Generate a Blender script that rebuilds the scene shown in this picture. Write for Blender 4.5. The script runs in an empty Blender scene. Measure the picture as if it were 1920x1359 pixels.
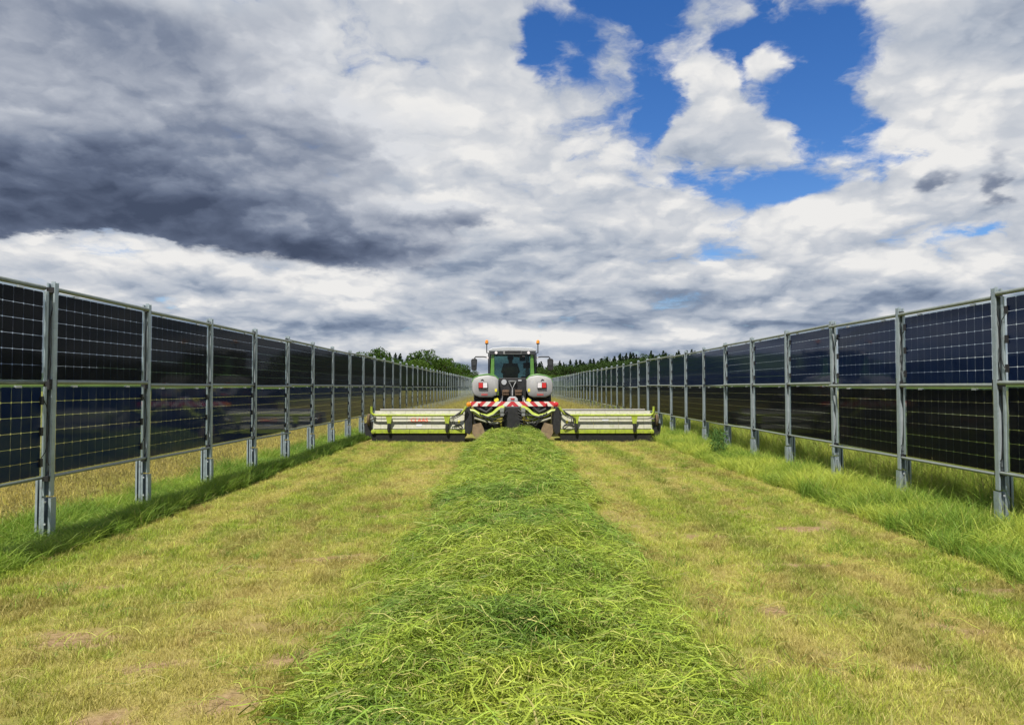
import bpy, bmesh, math, random
import numpy as np
from mathutils import Vector, Matrix, Euler

random.seed(7)
RNG = np.random.default_rng(11)
scene = bpy.context.scene
R = math.radians

# ------------------------------------------------------------------ camera
# the two panel rows run along +Y; their vanishing point gives the camera's aim
FPX, CAM_H = 1417.0, 1.66            # focal length in pixels of the 1920 px wide photograph, eye height in metres
cam_data = bpy.data.cameras.new('camera')
cam = bpy.data.objects.new('camera', cam_data)
scene.collection.objects.link(cam)
cam.location = (0, 0, CAM_H)
cam.rotation_euler = (R(90 + 1.84), 0, R(-0.2))
cam_data.sensor_fit = 'HORIZONTAL'
cam_data.sensor_width = 36.0
cam_data.lens = 36.0 * FPX / 1920.0
cam_data.clip_start, cam_data.clip_end = 0.05, 20000
scene.camera = cam

# ------------------------------------------------------------------ sun and exposure
SUN_EL, SUN_AZ = 60.0, 180.0 + 24.0  # high midday sun behind the camera, a little to the left
sun_dir = Vector((math.sin(R(SUN_AZ)) * math.cos(R(SUN_EL)), math.cos(R(SUN_AZ)) * math.cos(R(SUN_EL)), math.sin(R(SUN_EL))))
sl = bpy.data.lights.new('sun', 'SUN')
sl.energy, sl.angle, sl.color = 5.0, R(0.53), (1.0, 0.955, 0.88)
sun = bpy.data.objects.new('sun', sl)
scene.collection.objects.link(sun)
sun.location = (-10, -30, 60)
sun.rotation_euler = sun_dir.to_track_quat('Z', 'Y').to_euler()
scene.view_settings.view_transform = 'Standard'
scene.view_settings.look = 'None'
scene.view_settings.exposure = 0.38
scene.view_settings.gamma = 1.0
scene.view_settings.use_curve_mapping = False
scene.cycles.use_denoising = True
try:
    scene.cycles.denoiser = 'OPENIMAGEDENOISE'
    scene.cycles.denoising_input_passes = 'RGB_ALBEDO_NORMAL'
    scene.cycles.denoising_prefilter = 'ACCURATE'
except Exception:
    pass
scene.cycles.use_adaptive_sampling = True
scene.cycles.adaptive_threshold = 0.012
scene.cycles.adaptive_min_samples = 8
scene.cycles.max_bounces = 8
scene.cycles.transparent_max_bounces = 24
scene.cycles.diffuse_bounces = 2
scene.cycles.glossy_bounces = 3
scene.cycles.caustics_reflective = False
scene.cycles.caustics_refractive = False
scene.cycles.sample_clamp_indirect = 6.0

# ------------------------------------------------------------------ node expressions
class X:
    """A node socket that can be used in arithmetic."""
    def __init__(s, nt, sock): s.nt, s.k = nt, sock
    def _m(s, op, *a, clamp=False):
        n = s.nt.nodes.new('ShaderNodeMath'); n.operation = op; n.use_clamp = clamp
        for i, v in enumerate((s,) + a):
            if isinstance(v, X): s.nt.links.new(v.k, n.inputs[i])
            else: n.inputs[i].default_value = float(v)
        return X(s.nt, n.outputs[0])
    def __add__(s, o): return s._m('ADD', o)
    __radd__ = __add__
    def __sub__(s, o): return s._m('SUBTRACT', o)
    def __rsub__(s, o): return (s * -1.0) + o
    def __mul__(s, o): return s._m('MULTIPLY', o)
    __rmul__ = __mul__
    def __truediv__(s, o): return s._m('DIVIDE', o)
    def clamp(s): return s._m('ADD', 0.0, clamp=True)
    def mx(s, o): return s._m('MAXIMUM', o)
    def mn(s, o): return s._m('MINIMUM', o)
    def pw(s, o): return s._m('POWER', o)
    def step(s, a, b, o0=0.0, o1=1.0, smooth=True):
        n = s.nt.nodes.new('ShaderNodeMapRange')
        n.interpolation_type = 'SMOOTHSTEP' if smooth else 'LINEAR'
        s.nt.links.new(s.k, n.inputs[0])
        for i, v in ((1, a), (2, b), (3, o0), (4, o1)): n.inputs[i].default_value = v
        return X(s.nt, n.outputs[0])

def vec(nt, x, y, z):
    n = nt.nodes.new('ShaderNodeCombineXYZ')
    for i, v in enumerate((x, y, z)):
        if isinstance(v, X): nt.links.new(v.k, n.inputs[i])
        else: n.inputs[i].default_value = v
    return X(nt, n.outputs[0])

def noise(nt, v, scale, detail=6.0, rough=0.55, lac=2.0, dist=0.0, out=0):
    n = nt.nodes.new('ShaderNodeTexNoise')
    if v is not None: nt.links.new(v.k, n.inputs['Vector'])
    n.inputs['Scale'].default_value = scale
    n.inputs['Detail'].default_value = detail
    n.inputs['Roughness'].default_value = rough
    n.inputs['Lacunarity'].default_value = lac
    n.inputs['Distortion'].default_value = dist
    return X(nt, n.outputs[out])

def mixc(nt, f, a, b):
    n = nt.nodes.new('ShaderNodeMix'); n.data_type = 'RGBA'; n.clamp_factor = True
    for i, v in ((0, f), (6, a), (7, b)):
        if isinstance(v, X): nt.links.new(v.k, n.inputs[i])
        elif i == 0: n.inputs[i].default_value = v
        else: n.inputs[i].default_value = (v[0], v[1], v[2], 1.0)
    return X(nt, n.outputs[2])

def sep(nt, v):
    n = nt.nodes.new('ShaderNodeSeparateXYZ'); nt.links.new(v.k, n.inputs[0])
    return [X(nt, n.outputs[i]) for i in range(3)]

# ------------------------------------------------------------------ world: Nishita blue with broken cumulus
def build_world():
    w = bpy.data.worlds.new('World'); scene.world = w; w.use_nodes = True
    nt = w.node_tree; nt.nodes.clear(); L = nt.links.new
    out = nt.nodes.new('ShaderNodeOutputWorld'); bg = nt.nodes.new('ShaderNodeBackground')
    L(bg.outputs[0], out.inputs[0])
    STR = 0.10; bg.inputs[1].default_value = STR
    sky = nt.nodes.new('ShaderNodeTexSky'); sky.sky_type = 'NISHITA'; sky.sun_disc = False
    sky.sun_elevation, sky.sun_rotation = R(SUN_EL), R(SUN_AZ)
    sky.air_density, sky.dust_density, sky.ozone_density = 1.0, 0.2, 4.0
    hs = nt.nodes.new('ShaderNodeHueSaturation'); hs.inputs['Saturation'].default_value = 1.30; hs.inputs['Value'].default_value = 0.98; hs.inputs['Hue'].default_value = 0.512
    L(sky.outputs[0], hs.inputs['Color'])
    blue = X(nt, hs.outputs[0])
    tc = nt.nodes.new('ShaderNodeTexCoord')
    d = X(nt, tc.outputs['Generated'])
    dx, dy, dz = sep(nt, d)
    DEG = 57.29578
    az = dx._m('ARCTAN2', dy) * DEG                       # degrees right of the row direction
    el = dz._m('ARCSINE') * DEG
    # coordinates on a flat cloud deck: features shrink and flatten toward the horizon
    h = dz.mx(0.0) + 0.27
    p = vec(nt, dx / h, dy / h, 0.0)
    def n2(v, scale, detail, rough, color=False, dist=0.0):
        n = nt.nodes.new('ShaderNodeTexNoise'); n.noise_dimensions = '2D'; L(v.k, n.inputs['Vector'])
        for k_, v_ in (('Scale', scale), ('Detail', detail), ('Roughness', rough), ('Distortion', dist)): n.inputs[k_].default_value = v_
        return X(nt, n.outputs['Color' if color else 0])
    def worley(v, scale, detail, rough):
        n = nt.nodes.new('ShaderNodeTexVoronoi'); n.voronoi_dimensions = '2D'; n.feature = 'F1'; n.normalize = True
        L(v.k, n.inputs['Vector'])
        for k_, v_ in (('Scale', scale), ('Detail', detail), ('Roughness', rough)): n.inputs[k_].default_value = v_
        return X(nt, n.outputs['Distance'])
    def vma(v, mul, add):
        n = nt.nodes.new('ShaderNodeVectorMath'); n.operation = 'MULTIPLY_ADD'; L(v.k, n.inputs[0])
        for i, q in ((1, mul), (2, add)):
            if isinstance(q, X): L(q.k, n.inputs[i])
            else: n.inputs[i].default_value = q
        return X(nt, n.outputs[0])
    # ragged outlines: warp the direction by noise at two sizes
    wc = n2(p, 2.3, 6, 0.60, color=True)
    wr, wg, wb = sep(nt, wc)
    pw = vma(wc, (0.26, 0.26, 0.0), p)                     # warped deck coordinates for the billows
    A = az + (wr - 0.5) * 9.0 + (wb - 0.5) * 4.0
    E = el + (wg - 0.5) * (el * 0.34 + 1.6)
    AE = vec(nt, A, E, 0.0)

    def blob(x, y, sx, sy, amp, acc):
        a0 = math.degrees(math.atan((x - 955) / FPX)); e0 = math.degrees(math.atan((725 - y) / math.hypot(FPX, x - 955)))
        k = math.degrees(1 / FPX)
        ux, uy = 1 / (sx * k * math.cos(R(a0)) ** 2), 1 / (sy * k)
        v = vma(AE, (ux, uy, 0), (-a0 * ux, -e0 * uy, 0))
        n = nt.nodes.new('ShaderNodeVectorMath'); n.operation = 'DOT_PRODUCT'; L(v.k, n.inputs[0]); L(v.k, n.inputs[1])
        e = nt.nodes.new('ShaderNodeMath'); e.operation = 'POWER'; e.inputs[0].default_value = math.exp(-1); L(n.outputs['Value'], e.inputs[1])
        m = nt.nodes.new('ShaderNodeMath'); m.operation = 'MULTIPLY_ADD'; L(e.outputs[0], m.inputs[0]); m.inputs[1].default_value = amp
        if acc is None: m.inputs[2].default_value = 0.0
        else: L(acc.k, m.inputs[2])
        return X(nt, m.outputs[0])
    def field(lst):
        t = None
        for b in lst: t = blob(*b, t)
        return t
    def ramp(f, pts):
        r = nt.nodes.new('ShaderNodeValToRGB'); L(f.k, r.inputs[0]); cr = r.color_ramp
        cr.elements[0].position, cr.elements[0].color = pts[0][0], pts[0][1] + (1,)
        cr.elements[1].position, cr.elements[1].color = pts[-1][0], pts[-1][1] + (1,)
        for pos, c in pts[1:-1]:
            e = cr.elements.new(pos); e.color = c + (1,)
        return X(nt, r.outputs[0])
    def times(c, k):
        n = nt.nodes.new('ShaderNodeVectorMath'); n.operation = 'SCALE'
        L(c.k, n.inputs[0]); n.inputs['Scale'].default_value = k
        return X(nt, n.outputs[0])

    n_big = n2(p, 1.35, 7, 0.55) - 0.5
    n_fine = n2(pw, 5.0, 6, 0.60) - 0.5
    bil = 0.5 - worley(pw, 3.0, 3.0, 0.55)                 # cauliflower lumps
    pu = vec(nt, dx / (h + 0.015), dy / (h + 0.015), 0.0)
    pwu = vma(wc, (0.26, 0.26, 0.0), pu)
    bil_u = 0.5 - worley(pwu, 3.0, 2.0, 0.5)
    relief = (bil - bil_u) * el.step(0, 14, 0.62, 1.0)                                 # tops catch the sun, bases stay grey

    gaps = field([(1090, 10, 100, 85, 1.0), (1000, 40, 32, 65, .8), (1200, 105, 65, 70, 1.0), (1245, 220, 46, 75, .95), (1560, 80, 130, 70, 1.1),
                  (1390, 50, 120, 40, .95), (1390, 120, 30, 60, .5), (1510, 200, 85, 80, 1.05), (1590, 250, 80, 50, .85), (1440, 300, 70, 40, .42),
                  (1700, 292, 90, 20, .95), (1475, 345, 75, 24, .75), (1870, 265, 45, 12, .8), (1880, 415, 40, 10, .8),
                  (1330, 345, 60, 16, .45), (330, 575, 45, 14, .8),
                  (1450, 105, 46, 40, -1.25), (1315, 165, 56, 58, -1.25), (1360, 250, 95, 50, -.75), (1440, 290, 60, 40, -.35), (1130, 60, 34, 60, -.55), (1740, 160, 95, 100, -.8)])
    cov = n_big * 1.6 + n_fine * 2.3 + bil * 1.1 + 0.68 - gaps * 0.92
    cov = cov + el.step(15, 4) * 0.26
    outside = az._m('ABSOLUTE').step(36, 60)                    # beyond the frame: broken cloud of the same kind
    cov = cov - outside * 0.45
    a_far = cov.step(-0.08, 0.66)
    bright = field([(1000, 290, 270, 140, .16), (650, 70, 170, 70, .16), (110, 468, 150, 24, .40), (260, 505, 150, 20, .22), (480, 505, 160, 22, .30), (620, 550, 130, 20, .30),
                    (860, 620, 130, 20, .42), (1060, 622, 90, 18, .38), (1210, 635, 45, 14, .34), (1580, 430, 260, 70, .22), (1800, 500, 120, 22, .26), (1380, 440, 200, 60, .14),
                    (1740, 200, 150, 90, .24), (1330, 165, 90, 80, .24), (1440, 100, 80, 60, .24), (345, 588, 40, 10, .4),
                    (760, 648, 330, 18, .15), (1500, 640, 250, 14, .14),
                    (1840, 60, 140, 60, -.42), (430, 560, 170, 16, -.24), (600, 612, 190, 22, -.46), (980, 470, 170, 36, -.28), (1050, 560, 180, 28, -.16), (1300, 545, 230, 24, -.26), (1650, 545, 190, 24, -.34),
                    (900, 515, 130, 34, -.24), (1400, 600, 300, 24, -.16), (1100, 655, 200, 10, -.14)])
    lum = bright * 0.95 + relief * 1.5 + bil * 0.7 + n_fine * 0.55 + n_big * 0.55 + 0.555 - el.step(9, 1) * 0.16
    far_col = ramp(lum, [(0.0, (.15, .20, .30)), (0.25, (.27, .33, .44)), (0.5, (.47, .52, .605)), (0.75, (.66, .685, .73)), (1.0, (.91, .90, .885))])

    deck = field([(-150, 150, 420, 190, 1.1), (250, 200, 330, 170, .9), (60, 330, 300, 80, .8), (330, 385, 260, 66, 1.0), (560, 440, 210, 56, 1.25), (770, 480, 120, 36, 1.0), (640, 270, 210, 90, .62),
                  (560, 60, 200, 90, .35), (820, 404, 112, 28, 1.7), (1790, 346, 60, 20, .85), (1915, 330, 40, 40, .75), (1850, 40, 120, 50, .3), (180, 462, 200, 16, -.6), (860, 320, 90, 30, -.3)])
    cd = deck + n_big * 0.9 + n_fine * 0.8 + bil * 0.35
    a_near = cd.step(0.40, 0.86)
    dark = field([(-40, 350, 300, 70, .36), (380, 60, 260, 90, .14), (330, 375, 240, 60, .50), (600, 470, 230, 44, .66), (120, 250, 330, 120, .10), (825, 410, 115, 26, .48), (1790, 352, 50, 14, .3), (1915, 335, 40, 40, .3), (740, 300, 200, 60, .10),
                  (700, 90, 220, 120, -.34), (820, 250, 160, 110, -.25), (520, 210, 120, 40, -.14), (230, 240, 110, 22, -.12), (470, 405, 70, 22, -.24), (700, 430, 60, 20, -.15)])
    dl = relief * 1.1 + 0.665 + n_big * 1.05 + n_fine * 0.5 + bil * 0.2 - dark * 0.9
    near_col = ramp(dl, [(0.0, (.062, .082, .135)), (0.25, (.115, .145, .22)), (0.5, (.215, .255, .345)), (0.75, (.42, .455, .53)), (1.0, (.70, .72, .76))])
    c = mixc(nt, a_far, blue, times(far_col, 0.72 / STR))
    c = mixc(nt, a_near, c, times(near_col, 0.76 / STR))
    L(c.k, bg.inputs[0])
    w.cycles.sampling_method = 'MANUAL'; w.cycles.sample_map_resolution = 512
build_world()

# ------------------------------------------------------------------ helpers
COL = scene.collection

def material(name, color, rough=0.6, metal=0.0, var=0.12, vscale=6.0, spec=0.5, bump=0.0, bscale=40.0, dirt=None, dirt_amt=0.0, coat=0.0):
    m = bpy.data.materials.new(name); m.use_nodes = True
    nt = m.node_tree; b = nt.nodes['Principled BSDF']
    tc = nt.nodes.new('ShaderNodeTexCoord'); o = X(nt, tc.outputs['Object'])
    n = noise(nt, o, vscale, 5, 0.6)
    lo = tuple(max(0.0, c * (1 - var)) for c in color); hi = tuple(min(1.0, c * (1 + var)) for c in color)
    c = mixc(nt, n.step(0.3, 0.7), lo, hi)
    if dirt is not None:
        n2_ = noise(nt, o, vscale * 2.3, 7, 0.65)
        c = mixc(nt, n2_.step(0.62 - dirt_amt, 0.80 - dirt_amt * 0.6) * 0.8, c, dirt)
    nt.links.new(c.k, b.inputs['Base Color'])
    nt.links.new((n * 0.25 + (rough - 0.12)).k, b.inputs['Roughness'])
    b.inputs['Metallic'].default_value = metal
    b.inputs['Specular IOR Level'].default_value = spec
    b.inputs['Coat Weight'].default_value = coat
    if bump > 0:
        bn = nt.nodes.new('ShaderNodeBump'); bn.inputs['Strength'].default_value = bump; bn.inputs['Distance'].default_value = 0.01
        nt.links.new(noise(nt, o, bscale, 4, 0.6).k, bn.inputs['Height'])
        nt.links.new(bn.outputs[0], b.inputs['Normal'])
    return m

class MB:
    """Collects simple solids into one mesh."""
    def __init__(s): s.v, s.f, s.mi, s.cur = [], [], [], 0
    def mat(s, i): s.cur = i; return s
    def add(s, vs, fs):
        o = len(s.v); s.v += [tuple(v) for v in vs]; s.f += [tuple(i + o for i in f) for f in fs]; s.mi += [s.cur] * len(fs); return s
    def box(s, c, size, rot=None):
        x, y, z = (q / 2 for q in size)
        vs = [Vector((sx * x, sy * y, sz * z)) for sx in (-1, 1) for sy in (-1, 1) for sz in (-1, 1)]
        M = Euler(rot).to_matrix() if rot else None
        vs = [(M @ v if M else v) + Vector(c) for v in vs]
        return s.add(vs, [(0, 1, 3, 2), (4, 6, 7, 5), (0, 4, 5, 1), (2, 3, 7, 6), (0, 2, 6, 4), (1, 5, 7, 3)])
    def bb(s, x0, x1, y0, y1, z0, z1): return s.box(((x0 + x1) / 2, (y0 + y1) / 2, (z0 + z1) / 2), (x1 - x0, y1 - y0, z1 - z0))
    def prism(s, poly, axis, a, b):
        """polygon in the plane across `axis`, extruded from a to b.  axis 'x': (y,z)  'y': (x,z)  'z': (x,y)"""
        n = len(poly)
        def put(p, t): return {'x': (t, p[0], p[1]), 'y': (p[0], t, p[1]), 'z': (p[0], p[1], t)}[axis]
        vs = [put(p, a) for p in poly] + [put(p, b) for p in poly]
        fs = [tuple(range(n)), tuple(range(2 * n - 1, n - 1, -1))] + [(i, i + n, (i + 1) % n + n, (i + 1) % n) for i in range(n)]
        return s.add(vs, fs)
    def tube(s, pts, r, n=8, caps=True):
        pts = [Vector(p) for p in pts]; rings = []
        rr = r if isinstance(r, (list, tuple)) else [r] * len(pts)
        u = None
        for i, p in enumerate(pts):
            t = (pts[min(i + 1, len(pts) - 1)] - pts[max(i - 1, 0)]).normalized()
            if u is None:
                u = t.orthogonal().normalized()
            else:
                u = (u - t * u.dot(t)).normalized()
            w = t.cross(u)
            rings.append([p + (u * math.cos(2 * math.pi * k / n) + w * math.sin(2 * math.pi * k / n)) * rr[i] for k in range(n)])
        vs = [v for rg in rings for v in rg]; fs = []
        for i in range(len(pts) - 1):
            for k in range(n):
                a, b = i * n + k, i * n + (k + 1) % n
                fs.append((a, b, b + n, a + n))
        if caps: fs += [tuple(range(n - 1, -1, -1)), tuple(range((len(pts) - 1) * n, len(pts) * n))]
        return s.add(vs, fs)
    def lathe(s, prof, c, axis='x', n=24):
        """profile of (radius, offset) revolved round an axis through c"""
        vs, fs = [], []
        for r, t in prof:
            for k in range(n):
                a = 2 * math.pi * k / n; p, q = r * math.cos(a), r * math.sin(a)
                vs.append(Vector({'x': (t, p, q), 'y': (p, t, q), 'z': (p, q, t)}[axis]) + Vector(c))
        for i in range(len(prof) - 1):
            for k in range(n):
                a, b = i * n + k, i * n + (k + 1) % n
                fs.append((a, b, b + n, a + n))
        fs += [tuple(range(n)), tuple(range((len(prof) - 1) * n, len(prof) * n))]
        return s.add(vs, fs)
    def mesh(s, name, mats, smooth=False):
        me = bpy.data.meshes.new(name); me.from_pydata(s.v, [], s.f)
        for m in (mats if isinstance(mats, (list, tuple)) else [mats]): me.materials.append(m)
        if any(s.mi): me.polygons.foreach_set('material_index', s.mi)
        bm = bmesh.new(); bm.from_mesh(me); bmesh.ops.recalc_face_normals(bm, faces=bm.faces); bm.to_mesh(me); bm.free()
        if smooth:
            me.polygons.foreach_set('use_smooth', [True] * len(me.polygons)); me.set_sharp_from_angle(angle=R(40))
        me.update(); return me
    def build(s, name, mats, parent=None, bevel=0.0, smooth=False):
        o = bpy.data.objects.new(name, s.mesh(name, mats, smooth)); COL.objects.link(o); o.parent = parent
        if bevel:
            md = o.modifiers.new('bevel', 'BEVEL'); md.width = bevel; md.segments = 2; md.limit_method = 'ANGLE'; md.angle_limit = R(40)
        return o

def empty(name, loc=(0, 0, 0), rz=0.0, parent=None):
    o = bpy.data.objects.new(name, None); COL.objects.link(o); o.location = loc; o.rotation_euler = (0, 0, rz); o.empty_display_size = 0.2; o.parent = parent
    return o
def tag(o, label=None, cat=None, group=None, kind=None):
    if label: o['label'] = label
    if cat: o['category'] = cat
    if group: o['group'] = group
    if kind: o['kind'] = kind
    return o
def inst(name, me, parent, loc=(0, 0, 0), rot=(0, 0, 0)):
    o = bpy.data.objects.new(name, me); COL.objects.link(o); o.parent = parent; o.location = loc; o.rotation_euler = rot
    return o
ORD = lambda k: str(k) + ('th' if 10 <= k % 100 <= 20 else {1: 'st', 2: 'nd', 3: 'rd'}.get(k % 10, 'th'))

# value noise in numpy, for scattering
def _hash(ix, iy, seed):
    h = (ix.astype(np.int64) * 374761393 + iy.astype(np.int64) * 668265263 + seed * 974634541) & 0xffffffff
    h = ((h ^ (h >> 13)) * 1274126177) & 0xffffffff
    return ((h ^ (h >> 16)) & 0xffff) / 65535.0
def vnoise(x, y, scale, seed=0, octs=4, rough=0.5):
    x = np.asarray(x, float) * scale; y = np.asarray(y, float) * scale; t = 0.0; a = 1.0; s = 0.0
    for o in range(octs):
        ix, iy = np.floor(x), np.floor(y); fx, fy = x - ix, y - iy
        fx = fx * fx * (3 - 2 * fx); fy = fy * fy * (3 - 2 * fy)
        v = (_hash(ix, iy, seed + o) * (1 - fx) + _hash(ix + 1, iy, seed + o) * fx) * (1 - fy) + (_hash(ix, iy + 1, seed + o) * (1 - fx) + _hash(ix + 1, iy + 1, seed + o) * fx) * fy
        t = t + v * a; s += a; a *= rough; x = x * 2.03 + 17.1; y = y * 2.03 + 9.7
    return t / s
def sstep(x, a, b):
    t = np.clip((x - a) / (b - a), 0, 1); return t * t * (3 - 2 * t)

# ------------------------------------------------------------------ ground and grass
ROW_L, ROW_R = -5.0, 5.63                         # the planes of the two panel rows
MOWER_Y = 22.8                                    # rear edge of the mower
def edge_left(y):  return -4.43 + 0.10 * (vnoise(y, y * 0 + 3.3, 0.55, 5, 3) - 0.5)
def edge_right(y): return 4.36 + 0.42 * (vnoise(y, y * 0 + 8.1, 0.35, 6, 3) - 0.5)
def ground_z(x, y):
    near = np.exp(-(np.asarray(y) / 70.0) ** 2)
    return ((vnoise(x, y, 0.45, 21, 3) - 0.5) * 0.07 + (vnoise(x, y, 2.1, 22, 2) - 0.5) * 0.018) * near
SOIL = [(-1.53, 4.02, .17, .22), (-2.05, 4.55, .30, .16), (-1.38, 4.72, .20, .20), (-2.75, 5.05, .38, .20), (-0.98, 4.62, .16, .16), (-2.1, 3.75, .25, .18), (-2.9, 4.1, .3, .25),
        (2.7, 7.0, .5, .10), (3.5, 8.9, .45, .12), (2.2, 8.4, .35, .10), (3.9, 6.2, .3, .12), (1.9, 5.6, .25, .10), (2.4, 4.5, .3, .1), (3.0, 5.2, .25, .1), (-3.4, 6.3, .3, .08), (-1.7, 7.4, .4, .07), (-1.6, 9.8, .3, .07), (3.6, 12.2, .6, .12), (3.3, 15.5, .6, .15)]
def soil_mask(x, y):
    t = np.zeros_like(np.asarray(x, float))
    wx = x + (vnoise(x, y, 4.0, 31, 3) - 0.5) * 0.5; wy = y + (vnoise(x, y, 4.0, 37, 3) - 0.5) * 0.4
    for sx, sy, a, b in SOIL: t = np.maximum(t, np.exp(-((wx - sx) / a) ** 2 - ((wy - sy) / b) ** 2))
    patch = sstep(vnoise(x, y, 1.3, 41, 4), 0.60, 0.74) * 0.55
    crumb = vnoise(x, y, 9.0, 43, 3)
    return np.clip(np.maximum(sstep(t * (0.45 + 1.1 * crumb), 0.30, 0.75), patch * (y < 24) * sstep(crumb, .3, .6)), 0, 1)
def dry_mask(x, y):
    """0 green .. 1 straw, streaked along the driving direction"""
    a = vnoise(x * 2.8, y * 0.34, 0.9, 51, 4); b = vnoise(x, y, 2.6, 52, 3)
    d = a * 0.65 + b * 0.35
    swath = np.exp(-((np.abs(x - 0.02) - 1.55) / 0.40) ** 2) * 0.22       # pale stubble right beside the windrow
    track = -np.exp(-((x - 2.62 - 0.12 * np.sin(y * .5)) / 0.20) ** 2) * 0.42 - np.exp(-((x - 3.75) / 0.3) ** 2) * 0.20 - np.exp(-((x + 4.0) / 0.42) ** 2) * 0.25 - np.exp(-((x + 2.7) / 0.16) ** 2) * 0.16 + np.exp(-((x - 3.2) / 0.22) ** 2) * 0.15
    near = sstep(y, 9.0, 3.5) * 0.02
    return np.clip((d - 0.5) * 3.4 + 0.47 + swath + track + near, 0, 1)

def grid_axis(lo, hi, step, far_lo, far_hi):
    core = np.arange(lo, hi + 1e-6, step); up = [core[-1]]; d = step
    while up[-1] < far_hi: d *= 1.35; up.append(up[-1] + d)
    dn = [core[0]]; d = step
    while dn[-1] > far_lo: d *= 1.35; dn.append(dn[-1] - d)
    return np.array(dn[:0:-1] + list(core) + up[1:])
def build_ground():
    gx = grid_axis(-8, 8.5, 0.10, -4000, 4000); gy = grid_axis(2.5, 26, 0.11, -300, 6000)
    XX, YY = np.meshgrid(gx, gy, indexing='ij'); ZZ = ground_z(XX, YY)
    nx, ny = XX.shape
    co = np.stack([XX, YY, ZZ], -1).reshape(-1, 3)
    i = np.arange(nx * ny).reshape(nx, ny)
    q = np.stack([i[:-1, :-1], i[1:, :-1], i[1:, 1:], i[:-1, 1:]], -1).reshape(-1, 4)
    me = bpy.data.meshes.new('ground'); me.from_pydata(co.tolist(), [], q.tolist())
    at = me.attributes.new('soil', 'FLOAT', 'POINT'); at.data.foreach_set('value', soil_mask(co[:, 0], co[:, 1]).astype(np.float32))
    at = me.attributes.new('dry', 'FLOAT', 'POINT'); at.data.foreach_set('value', dry_mask(co[:, 0], co[:, 1]).astype(np.float32))
    m = bpy.data.materials.new('meadow ground'); m.use_nodes = True; nt = m.node_tree; b = nt.nodes['Principled BSDF']
    def attr(nm):
        n = nt.nodes.new('ShaderNodeAttribute'); n.attribute_name = nm; return X(nt, n.outputs['Fac'])
    geo = nt.nodes.new('ShaderNodeNewGeometry'); pos = X(nt, geo.outputs['Position']); px_, py_, pz_ = sep(nt, pos)
    n1 = noise(nt, pos, 0.8, 8, 0.65); n2_ = noise(nt, pos, 22.0, 6, 0.7); n3 = noise(nt, pos, 0.03, 5, 0.6)
    near_c = mixc(nt, (attr('dry') * 0.7 + n2_ * 0.6 - 0.2).clamp(), (.14, .17, .03), (.34, .28, .085))
    near_c = mixc(nt, (n2_ - 0.35).clamp() * 1.2, near_c, (.13, .09, .045))
    soil_c = mixc(nt, n2_.step(0.3, 0.7), (.17, .105, .052), (.34, .235, .135))
    near_c = mixc(nt, attr('soil') * 0.9, near_c, soil_c)
    far_c = mixc(nt, (n1 * 0.5 + n3 * 0.8 - 0.25).clamp(), (.20, .21, .04), (.36, .31, .08))
    c = mixc(nt, py_.step(60, 130), near_c, far_c)
    nt.links.new(c.k, b.inputs['Base Color']); b.inputs['Roughness'].default_value = 0.95; b.inputs['Specular IOR Level'].default_value = 0.1
    bn = nt.nodes.new('ShaderNodeBump'); bn.inputs['Strength'].default_value = 0.8; bn.inputs['Distance'].default_value = 0.02
    nt.links.new(n2_.k, bn.inputs['Height']); nt.links.new(bn.outputs[0], b.inputs['Normal'])
    me.materials.append(m); me.polygons.foreach_set('use_smooth', [True] * len(me.polygons))
    o = bpy.data.objects.new('ground', me); COL.objects.link(o); tag(o, kind='structure')
    return o
build_ground()

def grass_material(name, rough=0.55, trans=0.35):
    m = bpy.data.materials.new(name); m.use_nodes = True; nt = m.node_tree; nt.nodes.clear()
    out = nt.nodes.new('ShaderNodeOutputMaterial')
    a = nt.nodes.new('ShaderNodeAttribute'); a.attribute_type = 'INSTANCER'; a.attribute_name = 'tint'
    v = nt.nodes.new('ShaderNodeAttribute'); v.attribute_name = 'blade'
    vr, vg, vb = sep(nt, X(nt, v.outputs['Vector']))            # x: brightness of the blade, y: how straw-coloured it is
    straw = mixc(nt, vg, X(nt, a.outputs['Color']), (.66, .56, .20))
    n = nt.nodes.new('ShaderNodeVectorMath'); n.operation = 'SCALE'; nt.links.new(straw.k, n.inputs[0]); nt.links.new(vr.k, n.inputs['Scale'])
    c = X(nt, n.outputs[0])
    d = nt.nodes.new('ShaderNodeBsdfPrincipled'); nt.links.new(c.k, d.inputs['Base Color']); d.inputs['Roughness'].default_value = rough; d.inputs['Specular IOR Level'].default_value = 0.35
    t = nt.nodes.new('ShaderNodeBsdfTranslucent'); nt.links.new(c.k, t.inputs['Color'])
    mx = nt.nodes.new('ShaderNodeMixShader'); mx.inputs[0].default_value = trans
    nt.links.new(d.outputs[0], mx.inputs[1]); nt.links.new(t.outputs[0], mx.inputs[2]); nt.links.new(mx.outputs[0], out.inputs[0])
    return m
GRASS = grass_material('grass blades')

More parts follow.
